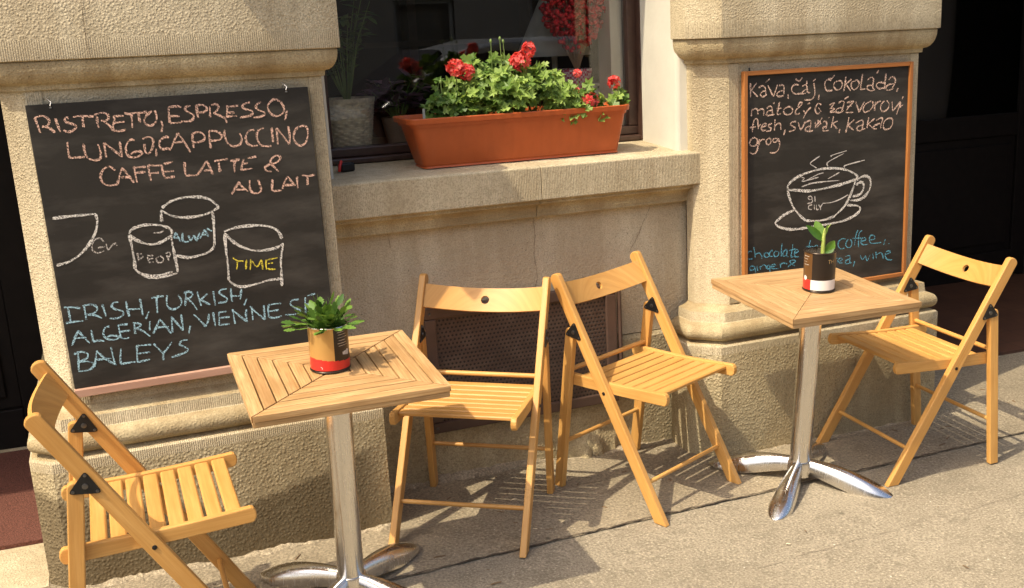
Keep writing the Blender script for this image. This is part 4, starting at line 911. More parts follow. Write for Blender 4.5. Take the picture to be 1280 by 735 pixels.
    def front(off):
        fv = []
        g = {}
        def V(u, v):
            k = (round(u, 5), round(v, 5))
            if k not in g: g[k] = bm.verts.new(pos(u, v, off))
            return g[k]
        def quad(u0, u1, v0, v1): fv.append(bm.faces.new((V(u0, v0), V(u1, v0), V(u1, v1), V(u0, v1))))
        for a, b in zip(us, us[1:]):
            for c, dd in zip(vsr, vsr[1:]): quad(a, b, c, dd)
        for a, b in zip(us2, us2[1:]):
            for c, dd in zip(vsr, vsr[1:]): quad(a, b, c, dd)
        sq = [(-0.03, -0.03), (0, -0.03), (0.03, -0.03), (0.03, 0), (0.03, 0.03), (0, 0.03), (-0.03, 0.03), (-0.03, 0)]
        for (a, b), (c, dd) in (((-0.03, -hh), (0, -0.03)), ((0, -hh), (0.03, -0.03)), ((-0.03, 0.03), (0, hh)), ((0, 0.03), (0.03, hh))): quad(a, c, b, dd)
        ring = []
        for i in range(16):
            a = -3*math.pi/4 + 2*math.pi*i/16
            ring.append(bm.verts.new(pos(rh*math.cos(a), rh*math.sin(a), off)))
        for i in range(8):
            p, q = sq[i], sq[(i+1) % 8]
            r0, r1, r2 = ring[2*i], ring[2*i+1], ring[(2*i+2) % 16]
            fv.append(bm.faces.new((V(*p), V(*q), r2, r1, r0)))
        return fv, ring, g
    fa, ra, ga = front(-0.0055); fb, rb, gb = front(0.0055)
    for i in range(16):
        j = (i+1) % 16; bm.faces.new((ra[i], ra[j], rb[j], rb[i]))
    bedges = [ed for ed in bm.edges if len(ed.link_faces) == 1]
    done = set()
    inv = {v: k for k, v in ga.items()}
    for ed in bedges:
        a, b = ed.verts
        if a in inv and b in inv:
            bm.faces.new((a, b, gb[inv[b]], gb[inv[a]]))
    uvalong(bm, list(bm.faces), (1, 0, 0))
    put('back_slat', bm, M_beech, t, smooth=40)
    for nm, (y, z), hw, r in (('front_stretcher', on(0.122), W, 0.0075), ('rear_stretcher', rl(0.172), W, 0.0075), ('seat_rod', rl(0.449), W, 0.0085)):
        bm = NB(); fs = tube(bm, [(-hw+TH, y, z), (hw-TH, y, z)], r, 12, cap=False)
        uvalong(bm, fs, (1, 0, 0)); put(nm, bm, M_beech, t, smooth=60)
    return t
WR = Matrix(((0.9998071, -0.0107571, 0.0164325), (0.0112942, 0.9993933, -0.0329468), (-0.0160681, 0.0331260, 0.9993220)))
def standing(loc, th, tx, ty):
    M = Matrix(((1, 0, ty), (0, 1, -tx), (-ty, tx, 1)))
    return WR @ M @ Matrix.Rotation(th, 3, 'Z')
def setx(o, loc, rot):
    mm = rot.to_4x4(); mm.translation = Vector(loc)
    l, q, s = mm.decompose(); o.location = l; o.rotation_euler = q.to_euler()
CH_POS = [
 ('A', (-0.521, -0.7823, -0.0156), -1.5719, -0.0058, 0.0013, 'wooden folding chair facing right at the left edge, beside the left chalkboard'),
 ('B', (0.4232, -0.4264, -0.0168), -3.7188, -0.0048, 0.0020, 'wooden folding chair seen from the front before the brown vent grille'),
 ('C', (1.098, -0.4307, -0.0287), -2.7190, 0.0079, -0.0021, 'wooden folding chair turned sideways between the grille and the right pilaster'),
 ('D', (2.0732, -0.5618, -0.0510), 1.5515, -0.0024, -0.0079, 'wooden folding chair facing left below the framed chalkboard, near the right doorway'),
]
chair0 = None
for k, loc, th, tx, ty, lab in CH_POS:
    if chair0 is None: c = chair0 = make_chair(lab)
    else: c = copy_tree(chair0)
    c['label'] = lab; c['group'] = 'folding chairs'
    setx(c, loc, standing(loc, th, tx, ty))

# ================================================================== BISTRO TABLES
def make_table(label, wmat, gap, tones):
    t = root('bistro_table', label, 'table', (0, 0, 0), None, 'bistro tables')
    H = 0.7163; S = 0.2537; n = 7; p = S/n
    bm = NB()
    for q in range(4):
        rot = Matrix.Rotation(q*math.pi/2, 3, 'Z')
        for k in range(n):
            r1 = S - k*p - (0 if k == 0 else gap/2); r0 = S - (k+1)*p + gap/2
            g = gap*0.71
            if k == n-1: poly = [(0, 0+g), (r1 - g, r1), (-(r1 - g), r1)]
            else: poly = [(-(r1-g), r1), (-(r0-g), r0), (r0-g, r0), (r1-g, r1)]
            ring = [rot @ Vector((x, y, 0)) for x, y in poly]
            zz = random.uniform(-0.0004, 0.0004)
            fs = loft(bm, [[(v.x, v.y, H-0.017) for v in ring], [(v.x, v.y, H+zz) for v in ring]])
            ax = rot @ Vector((1, 0, 0))
            uvalong(bm, fs, ax); toneface(bm, fs, random.uniform(*tones))
    put('tabletop', bm, wmat, t, bevel=min(0.0012, gap*0.45))
    bm = NB(); i0 = S - 0.003; i1 = S - 0.045
    for q in range(4):
        rot = Matrix.Rotation(q*math.pi/2, 3, 'Z')
        ring = [rot @ Vector(v) for v in ((-i0+0.0005, i0, 0), (-i1+0.0005, i1, 0), (i1-0.0005, i1, 0), (i0-0.0005, i0, 0))]
        fs = loft(bm, [[(v.x, v.y, H-0.033) for v in ring], [(v.x, v.y, H-0.0172) for v in ring]])
        uvalong(bm, fs, rot @ Vector((1, 0, 0))); toneface(bm, fs, random.uniform(-0.2, 0.1))
    box(bm, -i1+0.001, i1-0.001, -i1+0.001, i1-0.001, H-0.024, H-0.0176)
    put('under_frame', bm, wmat, t, bevel=0.002)
    # column, collar and mounting plate
    bm = NB()
    loft(bm, [circ((0, 0, z), r, 40) for z, r in ((0.068, 0.0375), (H-0.034, 0.0375))])
    put('column', bm, M_alu, t, smooth=50)
    bm = NB(); box(bm, -0.09, 0.09, -0.09, 0.09, H-0.039, H-0.0335); put('mounting_plate', bm, M_blackm, t, bevel=0.002)
    bm = NB()
    loft(bm, [circ((0, 0, z), r, 40) for z, r in ((0.030, 0.047), (0.055, 0.046), (0.078, 0.043), (0.084, 0.041), (0.085, 0.0377))])
    put('collar', bm, M_alu, t, smooth=50)
    for k in range(4):
        a = math.pi/4 + k*math.pi/2 - R(3)
        d = Vector((math.cos(a), math.sin(a), 0)); n_ = Vector((-d.y, d.x, 0))
        bm = NB(); rings = []
        NR = 20
        for i in range(NR+1):
            s = i/NR; r = 0.020 + 0.322*s
            top = 0.086*(1 - s**2.3) + 0.003
            w = 0.021 + 0.021*math.sin(math.pi*0.5*min(1, s/0.74))**1.6
            if s > 0.74: w *= max(0.02, (1 - ((s-0.74)/0.262)**2))**0.62
            low = max(0.0025, 0.046 - 0.078*s)
            c = d*r
            ring = []
            for (u, v) in ((-1, 0.0), (-0.95, 0.45), (-0.70, 0.84), (-0.32, 0.985), (0, 1.0), (0.32, 0.985), (0.70, 0.84), (0.95, 0.45), (1, 0.0), (0.8, 0.02), (0, 0.05), (-0.8, 0.02)):
                ring.append(c + n_*u*w + Vector((0, 0, low + (top-low)*v)))
            rings.append(ring)
        loft(bm, rings)
        put('foot', bm, M_alu, t, smooth=55)
    return t
t1 = make_table('small square table with gapped slats, carrying the gold and red can', M_teak, 0.0038, (-0.35, 0.75))
setx(t1, (-0.050, -0.739, -0.0215), standing(None, -0.00996, 0.02895, -0.0090))
t2 = make_table('small square table with closed pale slats, carrying the black and white can', M_pale, 0.0014, (-0.3, 0.5))
setx(t2, (1.595, -0.601, -0.0445), standing(None, -0.0042, 0.03276, 0.0076))
def ontable(t, x, y, z=0.7167):
    return t.matrix_basis @ Vector((x, y, z))

# ================================================================== TIN-CAN POTS AND THEIR PLANTS
def paint(name, col, rough=0.3, metal=0.0, spec=0.5): return simple(name, col, rough, metal, spec, var=0.06, vscale=20)
M_gold = simple('gold_lacquered_tin', (0.60, 0.36, 0.115), 0.34, metal=0.45, spec=0.5, var=0.05)
M_red = paint('glossy_red_print', (0.62, 0.028, 0.022))
M_blk = paint('glossy_black_print', (0.016, 0.010, 0.007))
M_wht = paint('glossy_white_print', (0.74, 0.72, 0.68))
M_brz = simple('bronze_lacquered_tin', (0.17, 0.085, 0.03), 0.34, metal=0.4, var=0.1)
M_drim = simple('dark_tin_rim', (0.05, 0.035, 0.025), 0.3, metal=0.6)
M_txt = paint('gold_lettering', (0.55, 0.38, 0.16))
M_lbl = paint('pale_print', (0.70, 0.62, 0.52))
def can(label, loc, r, h, colour, mats, lines, rims):
    t = root('tin_can_pot', label, 'can pot', loc, WR)
    bm = NB(); NA, NZ = 96, 64
    g = [[bm.verts.new((r*math.cos(2*math.pi*i/NA), r*math.sin(2*math.pi*i/NA), 0.004 + (h-0.008)*j/NZ)) for i in range(NA)] for j in range(NZ+1)]
    for j in range(NZ):
        for i in range(NA):
            k = (i+1) % NA
            f = bm.faces.new((g[j][i], g[j][k], g[j+1][k], g[j+1][i])); f.smooth = True
            f.material_index = colour(((360*(i+0.5)/NA + 180) % 360) - 180, (j+0.5)/NZ)
    inner = [[(q[0], q[1], z) for q in circ((0, 0, 0), r-0.0015, NA)] for z in (h-0.004, h-0.022)]
    loft(bm, inner, cap0=False, cap1=False, mi=len(mats)-1)
    put('can_body', bm, mats, t, tag='norecalc')
    bm = NB()
    bm.free()
    for z, rr, nm in ((0.003, 0.0022, 'base_rim'), (h-0.003, 0.0024, 'rim')):
        bm = NB()
        ringp = circ((0, 0, z), r, 48)
        rings = []
        for i in range(9):
            a = 2*math.pi*i/8
            rings.append([(p[0]*(1 + rr*math.cos(a)/r), p[1]*(1 + rr*math.cos(a)/r), z + rr*math.sin(a)) for p in ringp])
        loft(bm, rings, cap0=False, cap1=False)
        put(nm, bm, rims[nm], t, smooth=60)
    bm = NB()
    c = circ((0, 0, h-0.020), r-0.003, 24); vv = [bm.verts.new(p) for p in c]; m0 = bm.verts.new((0, 0, h-0.014))
    for i in range(24): bm.faces.new((vv[i], vv[(i+1) % 24], m0))
    put('soil', bm, M_soil, t, smooth=80)
    for mat_, w, sts in lines:
        bm = NB()
        for st in sts:
            stroke(bm, st, w, lambda p, e: ((r+0.0005+e*0.5)*math.cos(p.x/r), (r+0.0005+e*0.5)*math.sin(p.x/r), p.y))
        put('print', bm, mat_, t)
    return t
def arc(deg, r): return math.radians(deg)*r
rc = 0.053
FC1 = -99.0
def col1(a, z):
    da = (a - FC1 + 180) % 360 - 180
    edge = 0.265 - 0.055*math.sin(math.radians(max(-90, min(90, da))))
    if z < 0.03: return 2
    if z < edge: return 1
    if 11 < da < 150: return 2
    return 0
L1 = []
for q, zz in enumerate((0.112, 0.105, 0.097, 0.089, 0.081, 0.074)):
    L1.append([(arc(FC1 + 24 + 3*(q % 2), rc), zz), (arc(FC1 + 52 + 5*(q % 3), rc), zz)])
bar = [[(arc(FC1 + 42 + 2.3*k, rc), 0.046), (arc(FC1 + 42 + 2.3*k, rc), 0.058)] for k in range(9)]
lbl = [[(arc(FC1 + 39, rc), 0.052), (arc(FC1 + 64, rc), 0.052)]]
c1 = can('gold tin can with a red base band, used as a plant pot', ontable(t1, -0.008, 0.010), rc, 0.128, col1, [M_gold, M_red, M_blk, M_rim],
         [(M_lbl, 0.0011, L1), (M_wht, 0.017, lbl), (M_blk, 0.0008, bar), (M_wht, 0.0016, [[(arc(FC1-30, rc), 0.019), (arc(FC1-24, rc), 0.016), (arc(FC1-27, rc), 0.013)]])], {'rim': M_rim, 'base_rim': M_drim})
FC2 = -125.0
def col2(a, z):
    da = (a - FC2 + 180) % 360 - 180
    if z < 0.03: return 2
    if z < 0.30: return 1 if -120 < da < -31 else 3
    if -110 < da < -29: return 0
    return 2
r2 = 0.0535
def X2(dg): return arc(FC2 + dg, r2)
TH_ = [[(X2(29), 0.113), (X2(40), 0.113)], [(X2(34.5), 0.113), (X2(34.5), 0.101)],
       [(X2(44), 0.113), (X2(44), 0.101)], [(X2(53), 0.113), (X2(53), 0.101)], [(X2(44), 0.107), (X2(53), 0.107)]]
side = [[(X2(-70 - 2*(q % 2)), 0.122 - 0.0095*q), (X2(-42 - 5*(q % 3)), 0.122 - 0.0095*q)] for q in range(4)]
patch = [[(X2(-66), 0.047), (X2(-50), 0.047)]]
c2 = can('black tin can with a white base band, used as a plant pot', ontable(t2, 0.022, 0.000), r2, 0.138, col2, [M_brz, M_red, M_blk, M_wht, M_rim],
         [(M_txt, 0.0016, TH_), (M_lbl, 0.0014, side), (M_wht, 0.014, patch)], {'rim': M_drim, 'base_rim': M_drim})

def leaf(bm, base, tip, width, up, tone, teeth=0, fold=0.15, droop=0.0, mi=0, segs=6):
    b, t = Vector(base), Vector(tip); d = t-b; L = d.length; d.normalize()
    s = d.cross(Vector(up)).normalized(); n = s.cross(d)
    lay = bm.faces.layers.float.get('tone') or bm.faces.layers.float.new('tone')
    prev = None
    for i in range(segs+1):
        q = i/segs
        w = width*0.5*(math.sin(math.pi*min(1, q*0.93+0.05))**0.8)
        if teeth: w *= 1.32 if i % 2 else 0.86
        c = b + d*L*q - n*droop*L*q*q
        row = [bm.verts.new(c - s*w + n*w*fold), bm.verts.new(c), bm.verts.new(c + s*w + n*w*fold)]
        if prev:
            for k in (0, 1):
                f = bm.faces.new((prev[k], prev[k+1], row[k+1], row[k])); f[lay] = tone; f.material_index = mi; f.smooth = True
        prev = row
# leafy cactus in the gold can
tp_ = c1.matrix_basis @ Vector((0, 0, 0.112))
pt = root('potted_cactus', 'bushy leaf cactus with toothed green segments in the gold and red can', 'plant', tp_)
bm = NB()
rr = random.Random(5)
bms = NB()
for k in range(96):
    a = rr.uniform(0, 2*math.pi); el = rr.uniform(0.12, 1.4)
    p = Vector((math.cos(a)*rr.uniform(0, 0.03), math.sin(a)*rr.uniform(0, 0.03), rr.uniform(0, 0.008)))
    d = Vector((math.cos(a)*math.cos(el), math.sin(a)*math.cos(el), math.sin(el)))
    nseg = rr.choice((2, 3, 3)) if el < 0.9 else rr.choice((2, 3))
    for q in range(nseg):
        L = rr.uniform(0.026, 0.038)
        d = (d + Vector((rr.uniform(-.25, .25), rr.uniform(-.25, .25), rr.uniform(-.25, .05) - 0.20*(1.2-el)*0.5))).normalized()
        e = p + d*L
        e.z = max(e.z, -0.002 if Vector((e.x, e.y)).length < 0.05 else 0.012 - 0.0)
        up = Vector((rr.uniform(-.4, .4), rr.uniform(-.4, .4), 1))
        leaf(bm, p, e, rr.uniform(0.013, 0.019), up, rr.uniform(0, 1), teeth=1, fold=rr.uniform(-0.1, 0.2), segs=8)
        p = e
put('foliage', bm, M_cact, pt, tag='norecalc')
tube(bms, [(0, 0, -0.012), (0.003, 0, 0.012), (0.0, 0.003, 0.03)], [0.006, 0.005, 0.003], 8)
put('stem', bms, M_gstem, pt, smooth=60)
# young sprout in the black can
tp_ = c2.matrix_basis @ Vector((0, 0, 0.121))
pt = root('potted_sprout', 'young sprout with a few broad shiny leaves in the black and white can', 'plant', tp_)
# picture axes for laying out the leaves: right and towards the street
bm = NB()
tube(bm, [(0.006, -0.006, -0.012), (0.007, -0.006, 0.03), (0.010, -0.004, 0.062), (0.020, 0.0, 0.088)], [0.0078, 0.0072, 0.0064, 0.0045], 10)
tube(bm, [(0.012, 0, 0.06), (0.030, 0.006, 0.085), (0.05, 0.012, 0.098)], [0.003, 0.0025, 0.001], 8)
put('stem', bm, M_sprst, pt, smooth=60)
bm = NB()
for b_, t_, w_, up_, tn in (((0.008, -0.005, 0.048), (-0.050, 0.012, 0.104), 0.030, (-0.3, -0.8, 0.6), 0.05),
                            ((0.008, 0.0, 0.056), (0.0, 0.030, 0.112), 0.034, (-0.5, -0.9, 0.3), 0.45),
                            ((0.010, -0.004, 0.060), (0.026, -0.004, 0.104), 0.013, (0.2, -1, 0.2), 0.8),
                            ((0.014, -0.010, 0.006), (0.045, -0.016, 0.046), 0.034, (0.4, -0.7, 0.7), 0.5),
                            ((0.012, -0.012, 0.004), (0.045, -0.012, 0.030), 0.030, (0.3, -0.5, 0.8), 0.05)):
    leaf(bm, b_, t_, w_, up_, tn, fold=0.35, segs=10)
put('leaves', bm, M_spr, pt, tag='norecalc')

# ================================================================== FLOWER BOX ON THE SILL
SZ = 1.1205
def rrect(x0, x1, y0, y1, r, z, n=6):
    out = []
    for cx, cy, a0 in ((x1-r, y1-r, 0), (x0+r, y1-r, 90), (x0+r, y0+r, 180), (x1-r, y0+r, 270)):
        for i in range(n+1):
            a = R(a0 + 90*i/n); out.append((cx + r*math.cos(a), cy + r*math.sin(a), z))
    return out
pb = root('flower_box', 'long orange plastic flower box full of geraniums on the stone sill', 'planter', (0, 0, 0))
bm = NB(); rings = []
X0, X1, Y0, Y1 = 0.452, 1.190, -0.030, 0.118
lv = [(0.0, 0.0, 0.02), (0.006, -0.004, 0.022), (0.012, 0.0, 0.024)]
HB = 0.172
for i in range(9):
    t = i/8; lv.append((0.012 + (HB*0.82-0.012)*t, 0.034*t, 0.026))
lv += [(HB*0.822, 0.041, 0.030), (HB*0.89, 0.044, 0.030), (HB*0.895, 0.055, 0.034), (HB*0.985, 0.058, 0.036), (HB, 0.056, 0.034), (HB, 0.040, 0.026), (HB-0.012, 0.033, 0.022), (HB-0.05, 0.022, 0.02)]
for z, o, r in lv: rings.append(rrect(X0-o, X1+o*0.62, Y0-o*0.75, Y1+o*0.75, r, SZ+z))
loft(bm, rings, cap1=False)
put('tub', bm, M_terra, pb, smooth=35)
bm = NB(); v = [bm.verts.new(p) for p in rrect(X0-0.020, X1+0.017, Y0-0.015, Y1+0.015, 0.02, SZ+HB-0.040)]; bm.faces.new(v)
put('soil', bm, M_soil, pb)

gp = root('geranium', 'trailing ivy geraniums with red flower heads growing in the orange box', 'flowers', (0.84, 0.045, SZ+HB-0.04))
gi = Vector((-0.012, -0.050, 0.0)) - Vector(gp.location)
def gleaf(bm, c, nrm, size, tone, rg):
    n = Vector(nrm).normalized(); a = n.orthogonal().normalized(); b = n.cross(a)
    th = rg.uniform(0, 6.28); u = a*math.cos(th) + b*math.sin(th); w = n.cross(u)
    lay = bm.faces.layers.float['tone']
    cv = bm.verts.new(Vector(c) - n*size*0.16); pts = []
    prof = [(-0.32, 0.22), (0.02, 0.58), (0.20, 0.30), (0.58, 0.60), (0.50, 0.24), (1.05, 0.02)]
    full = [(-0.12, 0.0)] + prof + [(p, -q) for p, q in prof[-2::-1]]
    for p, q in full:
        pts.append(bm.verts.new(Vector(c) + u*(p-0.3)*size + w*q*size + n*size*rg.uniform(-0.07, 0.10)))
    for i in range(len(pts)):
        f = bm.faces.new((cv, pts[i], pts[(i+1) % len(pts)])); f[lay] = tone
rg = random.Random(11)
bm = NB()
# clumps: centre, radii, leaves (metres), tone with shade of left and back painted in
CL = [((0.56, 0.08, 1.345), (0.060, 0.050, 0.080), 34, 0.12), ((0.62, 0.08, 1.335), (0.08, 0.06, 0.075), 44, 0.22), ((0.71, 0.04, 1.365), (0.10, 0.07, 0.080), 88, 0.6),
      ((0.80, 0.03, 1.36), (0.11, 0.07, 0.085), 100, 0.65), ((0.90, 0.03, 1.375), (0.09, 0.06, 0.085), 74, 0.6), ((0.99, 0.025, 1.325), (0.09, 0.055, 0.055), 64, 0.6),
      ((1.07, 0.02, 1.305), (0.08, 0.05, 0.045), 46, 0.6), ((0.78, 0.09, 1.445), (0.10, 0.05, 0.050), 34, 0.4), ((1.00, 0.0, 1.275), (0.045, 0.025, 0.030), 16, 0.65),
      ((1.075, 0.0, 1.35), (0.035, 0.03, 0.05), 14, 0.6), ((1.14, 0.0, 1.285), (0.04, 0.025, 0.028), 14, 0.5), ((1.205, 0.03, 1.315), (0.026, 0.02, 0.045), 16, 0.5),
      ((0.52, 0.08, 1.315), (0.03, 0.04, 0.03), 8, 0.25), ((0.665, 0.07, 1.305), (0.20, 0.06, 0.025), 50, 0.3), ((0.72, 0.10, 1.40), (0.20, 0.05, 0.09), 60, 0.3), ((0.95, 0.10, 1.34), (0.14, 0.05, 0.07), 50, 0.3)]
sb = NB(); sbr = NB()
for c, rd, n, tb in CL:
    for k in range(int(n*0.82)):
        while True:
            q = Vector((rg.uniform(-1, 1), rg.uniform(-1, 1), rg.uniform(-1, 1)))
            if 0.25 < q.length < 1: break
        p = Vector((c[0] + q.x*rd[0], c[1] + q.y*rd[1], c[2] + q.z*rd[2]))
        nr = Vector((q.x*0.4 - 0.25, q.y*0.4 - 0.55, 0.65)) + Vector((rg.uniform(-.6, .6), rg.uniform(-.6, .6), rg.uniform(-.4, .4)))
        gleaf(bm, p + gi, nr, rg.uniform(0.026, 0.046), min(1, max(0, rg.gauss(tb, 0.33))), rg)
        if k % 5 == 0:
            r0 = Vector((c[0]*0.7 + p.x*0.3 + rg.uniform(-.02, .02), 0.085, SZ+HB-0.045))
            md = r0.lerp(p, 0.5) + Vector((rg.uniform(-.02, .02), rg.uniform(-.015, .015), 0.01))
            tube(sbr if c[0] > 1.18 else sb, [r0+gi, md+gi, p+gi], [0.0018, 0.0016, 0.001], 5)
put('foliage', bm, M_ger, gp, tag='norecalc')
def head(c, rad, n, stretch=(1, 1, 1), root_=None):
    bm = NB(); lay = bm.faces.layers.float['tone']
    for k in range(n):
        q = Vector((rg.gauss(0, 1), rg.gauss(0, 1), rg.gauss(0, 1))).normalized()
        o = Vector(c) + Vector((q.x*rad*stretch[0], q.y*rad*stretch[1], q.z*rad*stretch[2]))*rg.uniform(0.75, 1.0)
        a = q.orthogonal().normalized(); b = q.cross(a); th0 = rg.uniform(0, 6)
        for i in range(5):
            th = th0 + 2*math.pi*i/5 + rg.uniform(-.2, .2); u = (a*math.cos(th) + b*math.sin(th)); s = q.cross(u)
            L = rad*rg.uniform(0.48, 0.72) if rad > 0.014 else rad*0.8
            t0, t1, t2, t3 = o, o + u*L*0.55 + s*L*0.32 + q*L*0.25, o + u*L + q*L*0.35, o + u*L*0.55 - s*L*0.32 + q*L*0.25
            f = bm.faces.new([bm.verts.new(z + gi) for z in (t0, t1, t2, t3)]); f[lay] = min(1, max(0, rg.gauss(0.4, 0.3)))
    h = put('flower_head', bm, M_petal, gp, tag='norecalc')
    if root_:
        tube(sbr if root_[0] > 1.18 else sb, [Vector(root_)+gi, (Vector(root_)*0.4 + Vector(c)*0.6 + Vector((0.004, -0.004, 0.01)))+gi, Vector(c)+gi], [0.0022, 0.002, 0.0016], 6)
head((0.600, 0.030, 1.452), 0.026, 36, (1.1, .9, .9), (0.60, 0.07, 1.32))
head((0.637, 0.030, 1.437), 0.024, 34, (1.1, .9, 1), (0.62, 0.07, 1.32))
head((0.835, 0.030, 1.462), 0.028, 36, (1.15, .9, 1), (0.84, 0.07, 1.33))
head((0.868, 0.030, 1.500), 0.023, 28, (.9, .8, 1.1), (0.86, 0.07, 1.33))
head((1.196, 0.040, 1.372), 0.021, 26, (1, .9, .95), (1.20, 0.06, 1.28))
head((1.078, -0.005, 1.318), 0.023, 30, (1.35, .8, .9), (1.06, 0.05, 1.28))
head((1.044, 0.020, 1.412), 0.013, 10, (1, 1, 1), (1.05, 0.05, 1.29))
head((1.028, 0.0, 1.350), 0.011, 7, (1, 1, 1.3), (1.03, 0.05, 1.28))
for p in ((0.738, 0.05, 1.528), (0.775, 0.06, 1.535), (0.79, 0.07, 1.525), (0.55, 0.05, 1.40)):
    tube(sb, [(p[0]+0.01, 0.08, 1.30), (p[0]+0.006, 0.07, 1.42), p], [0.0018, 0.0016, 0.0013], 5) if False else tube(sb, [Vector((p[0]+0.01, 0.08, 1.30))+gi, Vector((p[0]+0.006, 0.07, 1.42))+gi, Vector(p)+gi], [0.0018, 0.0016, 0.0013], 5)
    loft(sb, [circ(Vector(p)+gi+Vector((0, 0, z)), r, 8) for z, r in ((0, 0.002), (0.005, 0.005), (0.011, 0.004), (0.014, 0.001))])
put('stems', sb, M_gstem, gp, smooth=60); put('stems', sbr, M_gstem, gp, smooth=60)
# glass tube plant label left in the box
bm = NB(); box(bm, 0.462, 0.470, -0.020, -0.018, SZ+HB-0.05, SZ+HB+0.030)
tagit(put('plant_label', bm, simple('pale_plastic_strip', (0.35, 0.36, 0.30), 0.4)), 'thin grey plastic strip stuck in the left end of the flower box', 'plant label')

# small gadget on the sill
gd = root('sill_gadget', 'small black and red gadget lying on the left end of the stone sill', 'gadget', (0.205, 0.085, 1.1222), Matrix.Rotation(R(20), 3, 'Z'))
bm = NB(); box(bm, -0.022, 0.030, -0.017, 0.017, 0.0, 0.030); put('case', bm, M_blackm, gd, bevel=0.006)
bm = NB(); tube(bm, [(-0.032, -0.012, 0.004), (-0.030, -0.016, 0.024), (-0.020, -0.010, 0.037), (-0.012, 0.004, 0.033)], 0.005, 8)
put('strap', bm, M_red, gd, smooth=60)

# ================================================================== THINGS STANDING INSIDE THE WINDOW
SH = 1.1655
def wicker(label, c, r0, r1, h):
    t = root('wicker_basket', label, 'basket', (c[0], c[1], SH))
    bm = NB(); NA, NR = 96, 40; rings = []
    for j in range(NR+1):
        z = h*j/NR; rb = r0 + (r1-r0)*j/NR; ring = []
        row = j // 2
        for i in range(NA):
            a = 2*math.pi*i/NA
            rad = rb + 0.0035*math.sin(12*a + math.pi*(row % 2)) + (0.002 if j % 2 else 0)
            if j > NR-4: rad = rb + 0.004
            ring.append((rad*math.cos(a), rad*math.sin(a), z))
        rings.append(ring)
    for z, k in ((h, 0.93), (h-0.03, 0.88)):
        rings.append([(r1*k*math.cos(2*math.pi*i/NA), r1*k*math.sin(2*math.pi*i/NA), z) for i in range(NA)])
    loft(bm, rings, cap1=True)
    put('weave', bm, simple('pale_wicker', (0.78, 0.65, 0.46), 0.7, var=0.35, vscale=45), t, smooth=70)
    return t
wicker('pale wicker basket holding a house plant behind the window glass', (0.300, 0.415), 0.070, 0.096, 0.185)
def houseplant(name, label, c, h, spread, n, mat, sz, seed, cat='plant'):
    q = random.Random(seed)
    t = root(name, label, cat, c)
    bm = NB(); sb = NB()
    for k in range(n):
        a = q.uniform(0, 6.28); rr_ = spread*math.sqrt(q.random()); hh = h*q.uniform(0.45, 1.0)
        tip = Vector((rr_*math.cos(a), rr_*math.sin(a)*0.6, hh))
        tube(sb, [(0.01*math.cos(a), 0.01*math.sin(a), 0), tip*0.5 + Vector((0, 0, hh*0.1)), tip], [0.003, 0.002, 0.001], 5)
        for m_ in range(7):
            p = tip*q.uniform(0.45, 1.0) + Vector((q.uniform(-.015, .015), q.uniform(-.015, .015), q.uniform(-.01, .02)))
            b = q.uniform(0, 6.28); d = Vector((math.cos(b), math.sin(b)*0.7, q.uniform(-.3, .7))).normalized()
            leaf(bm, p, p + d*sz*q.uniform(.7, 1.3), sz*0.42, (0, -0.3, 1), q.random(), fold=.15, droop=.15)
    put('foliage', bm, mat, t, tag='norecalc'); put('stem', sb, M_gstem, t)
houseplant('house_plant', 'straggly green house plant growing from the wicker basket', (0.300, 0.415, SH+0.18), 0.42, 0.15, 18, M_indoor, 0.05, 3)
dk = root('dark_pot', 'small dark pot behind the flower box holding the purple plant', 'pot', (0.50, 0.47, SH))
bm = NB(); loft(bm, [circ((0, 0, z), r, 28) for z, r in ((0, 0.05), (0.09, 0.065), (0.10, 0.068), (0.10, 0.058), (0.08, 0.056))]); put('pot_body', bm, M_shelf, dk, smooth=40)
houseplant('purple_plant', 'dusky purple leaved plant standing in the window beside the basket', (0.50, 0.47, SH+0.085), 0.17, 0.13, 26, M_purple, 0.06, 8)
# lamp
lm = root('table_lamp', 'table lamp with a wide white conical shade behind the glass', 'lamp', (1.210, 0.62, SH))
M_shade = leafmat('white_lamp_shade', (0.80, 0.76, 0.68), (0.88, 0.85, 0.78), 0.3, 0.8)
bm = NB(); loft(bm, [circ((0, 0, z), r, 40) for z, r in ((0.295, 0.160), (0.52, 0.052), (0.515, 0.050), (0.295, 0.156))], cap0=False, cap1=False)
put('lamp_shade', bm, M_shade, lm, smooth=50, tag='norecalc')
bm = NB(); loft(bm, [circ((0, 0, z), r, 24) for z, r in ((0, 0.05), (0.012, 0.05), (0.02, 0.014), (0.36, 0.012))]); put('lamp_base', bm, M_wht, lm, smooth=40)
# checked pot
def check():
    mt, nt, bs = newmat('red_white_check'); v = mapping(nt, 'Object', (1, 1, 1))
    ck = nd(nt, 'ShaderNodeTexChecker', Scale=110.0)
    ck.inputs['Color1'].default_value = (0.85, 0.72, 0.70, 1); ck.inputs['Color2'].default_value = (0.60, 0.10, 0.17, 1)
    nt.links.new(v, ck.inputs['Vector']); nt.links.new(ck.outputs[0], bs.inputs['Base Color']); bs.inputs['Roughness'].default_value = 0.9
    return mt
cp = root('checked_pot', 'pot wrapped in pink and white checked cloth behind the geraniums', 'pot', (1.195, 0.42, SH))
bm = NB(); loft(bm, [circ((0, 0, z), r, 32) for z, r in ((0.0, 0.05), (0.02, 0.064), (0.13, 0.070), (0.19, 0.074), (0.235, 0.086), (0.245, 0.086), (0.24, 0.075))]); put('cloth', bm, check(), cp, smooth=50)
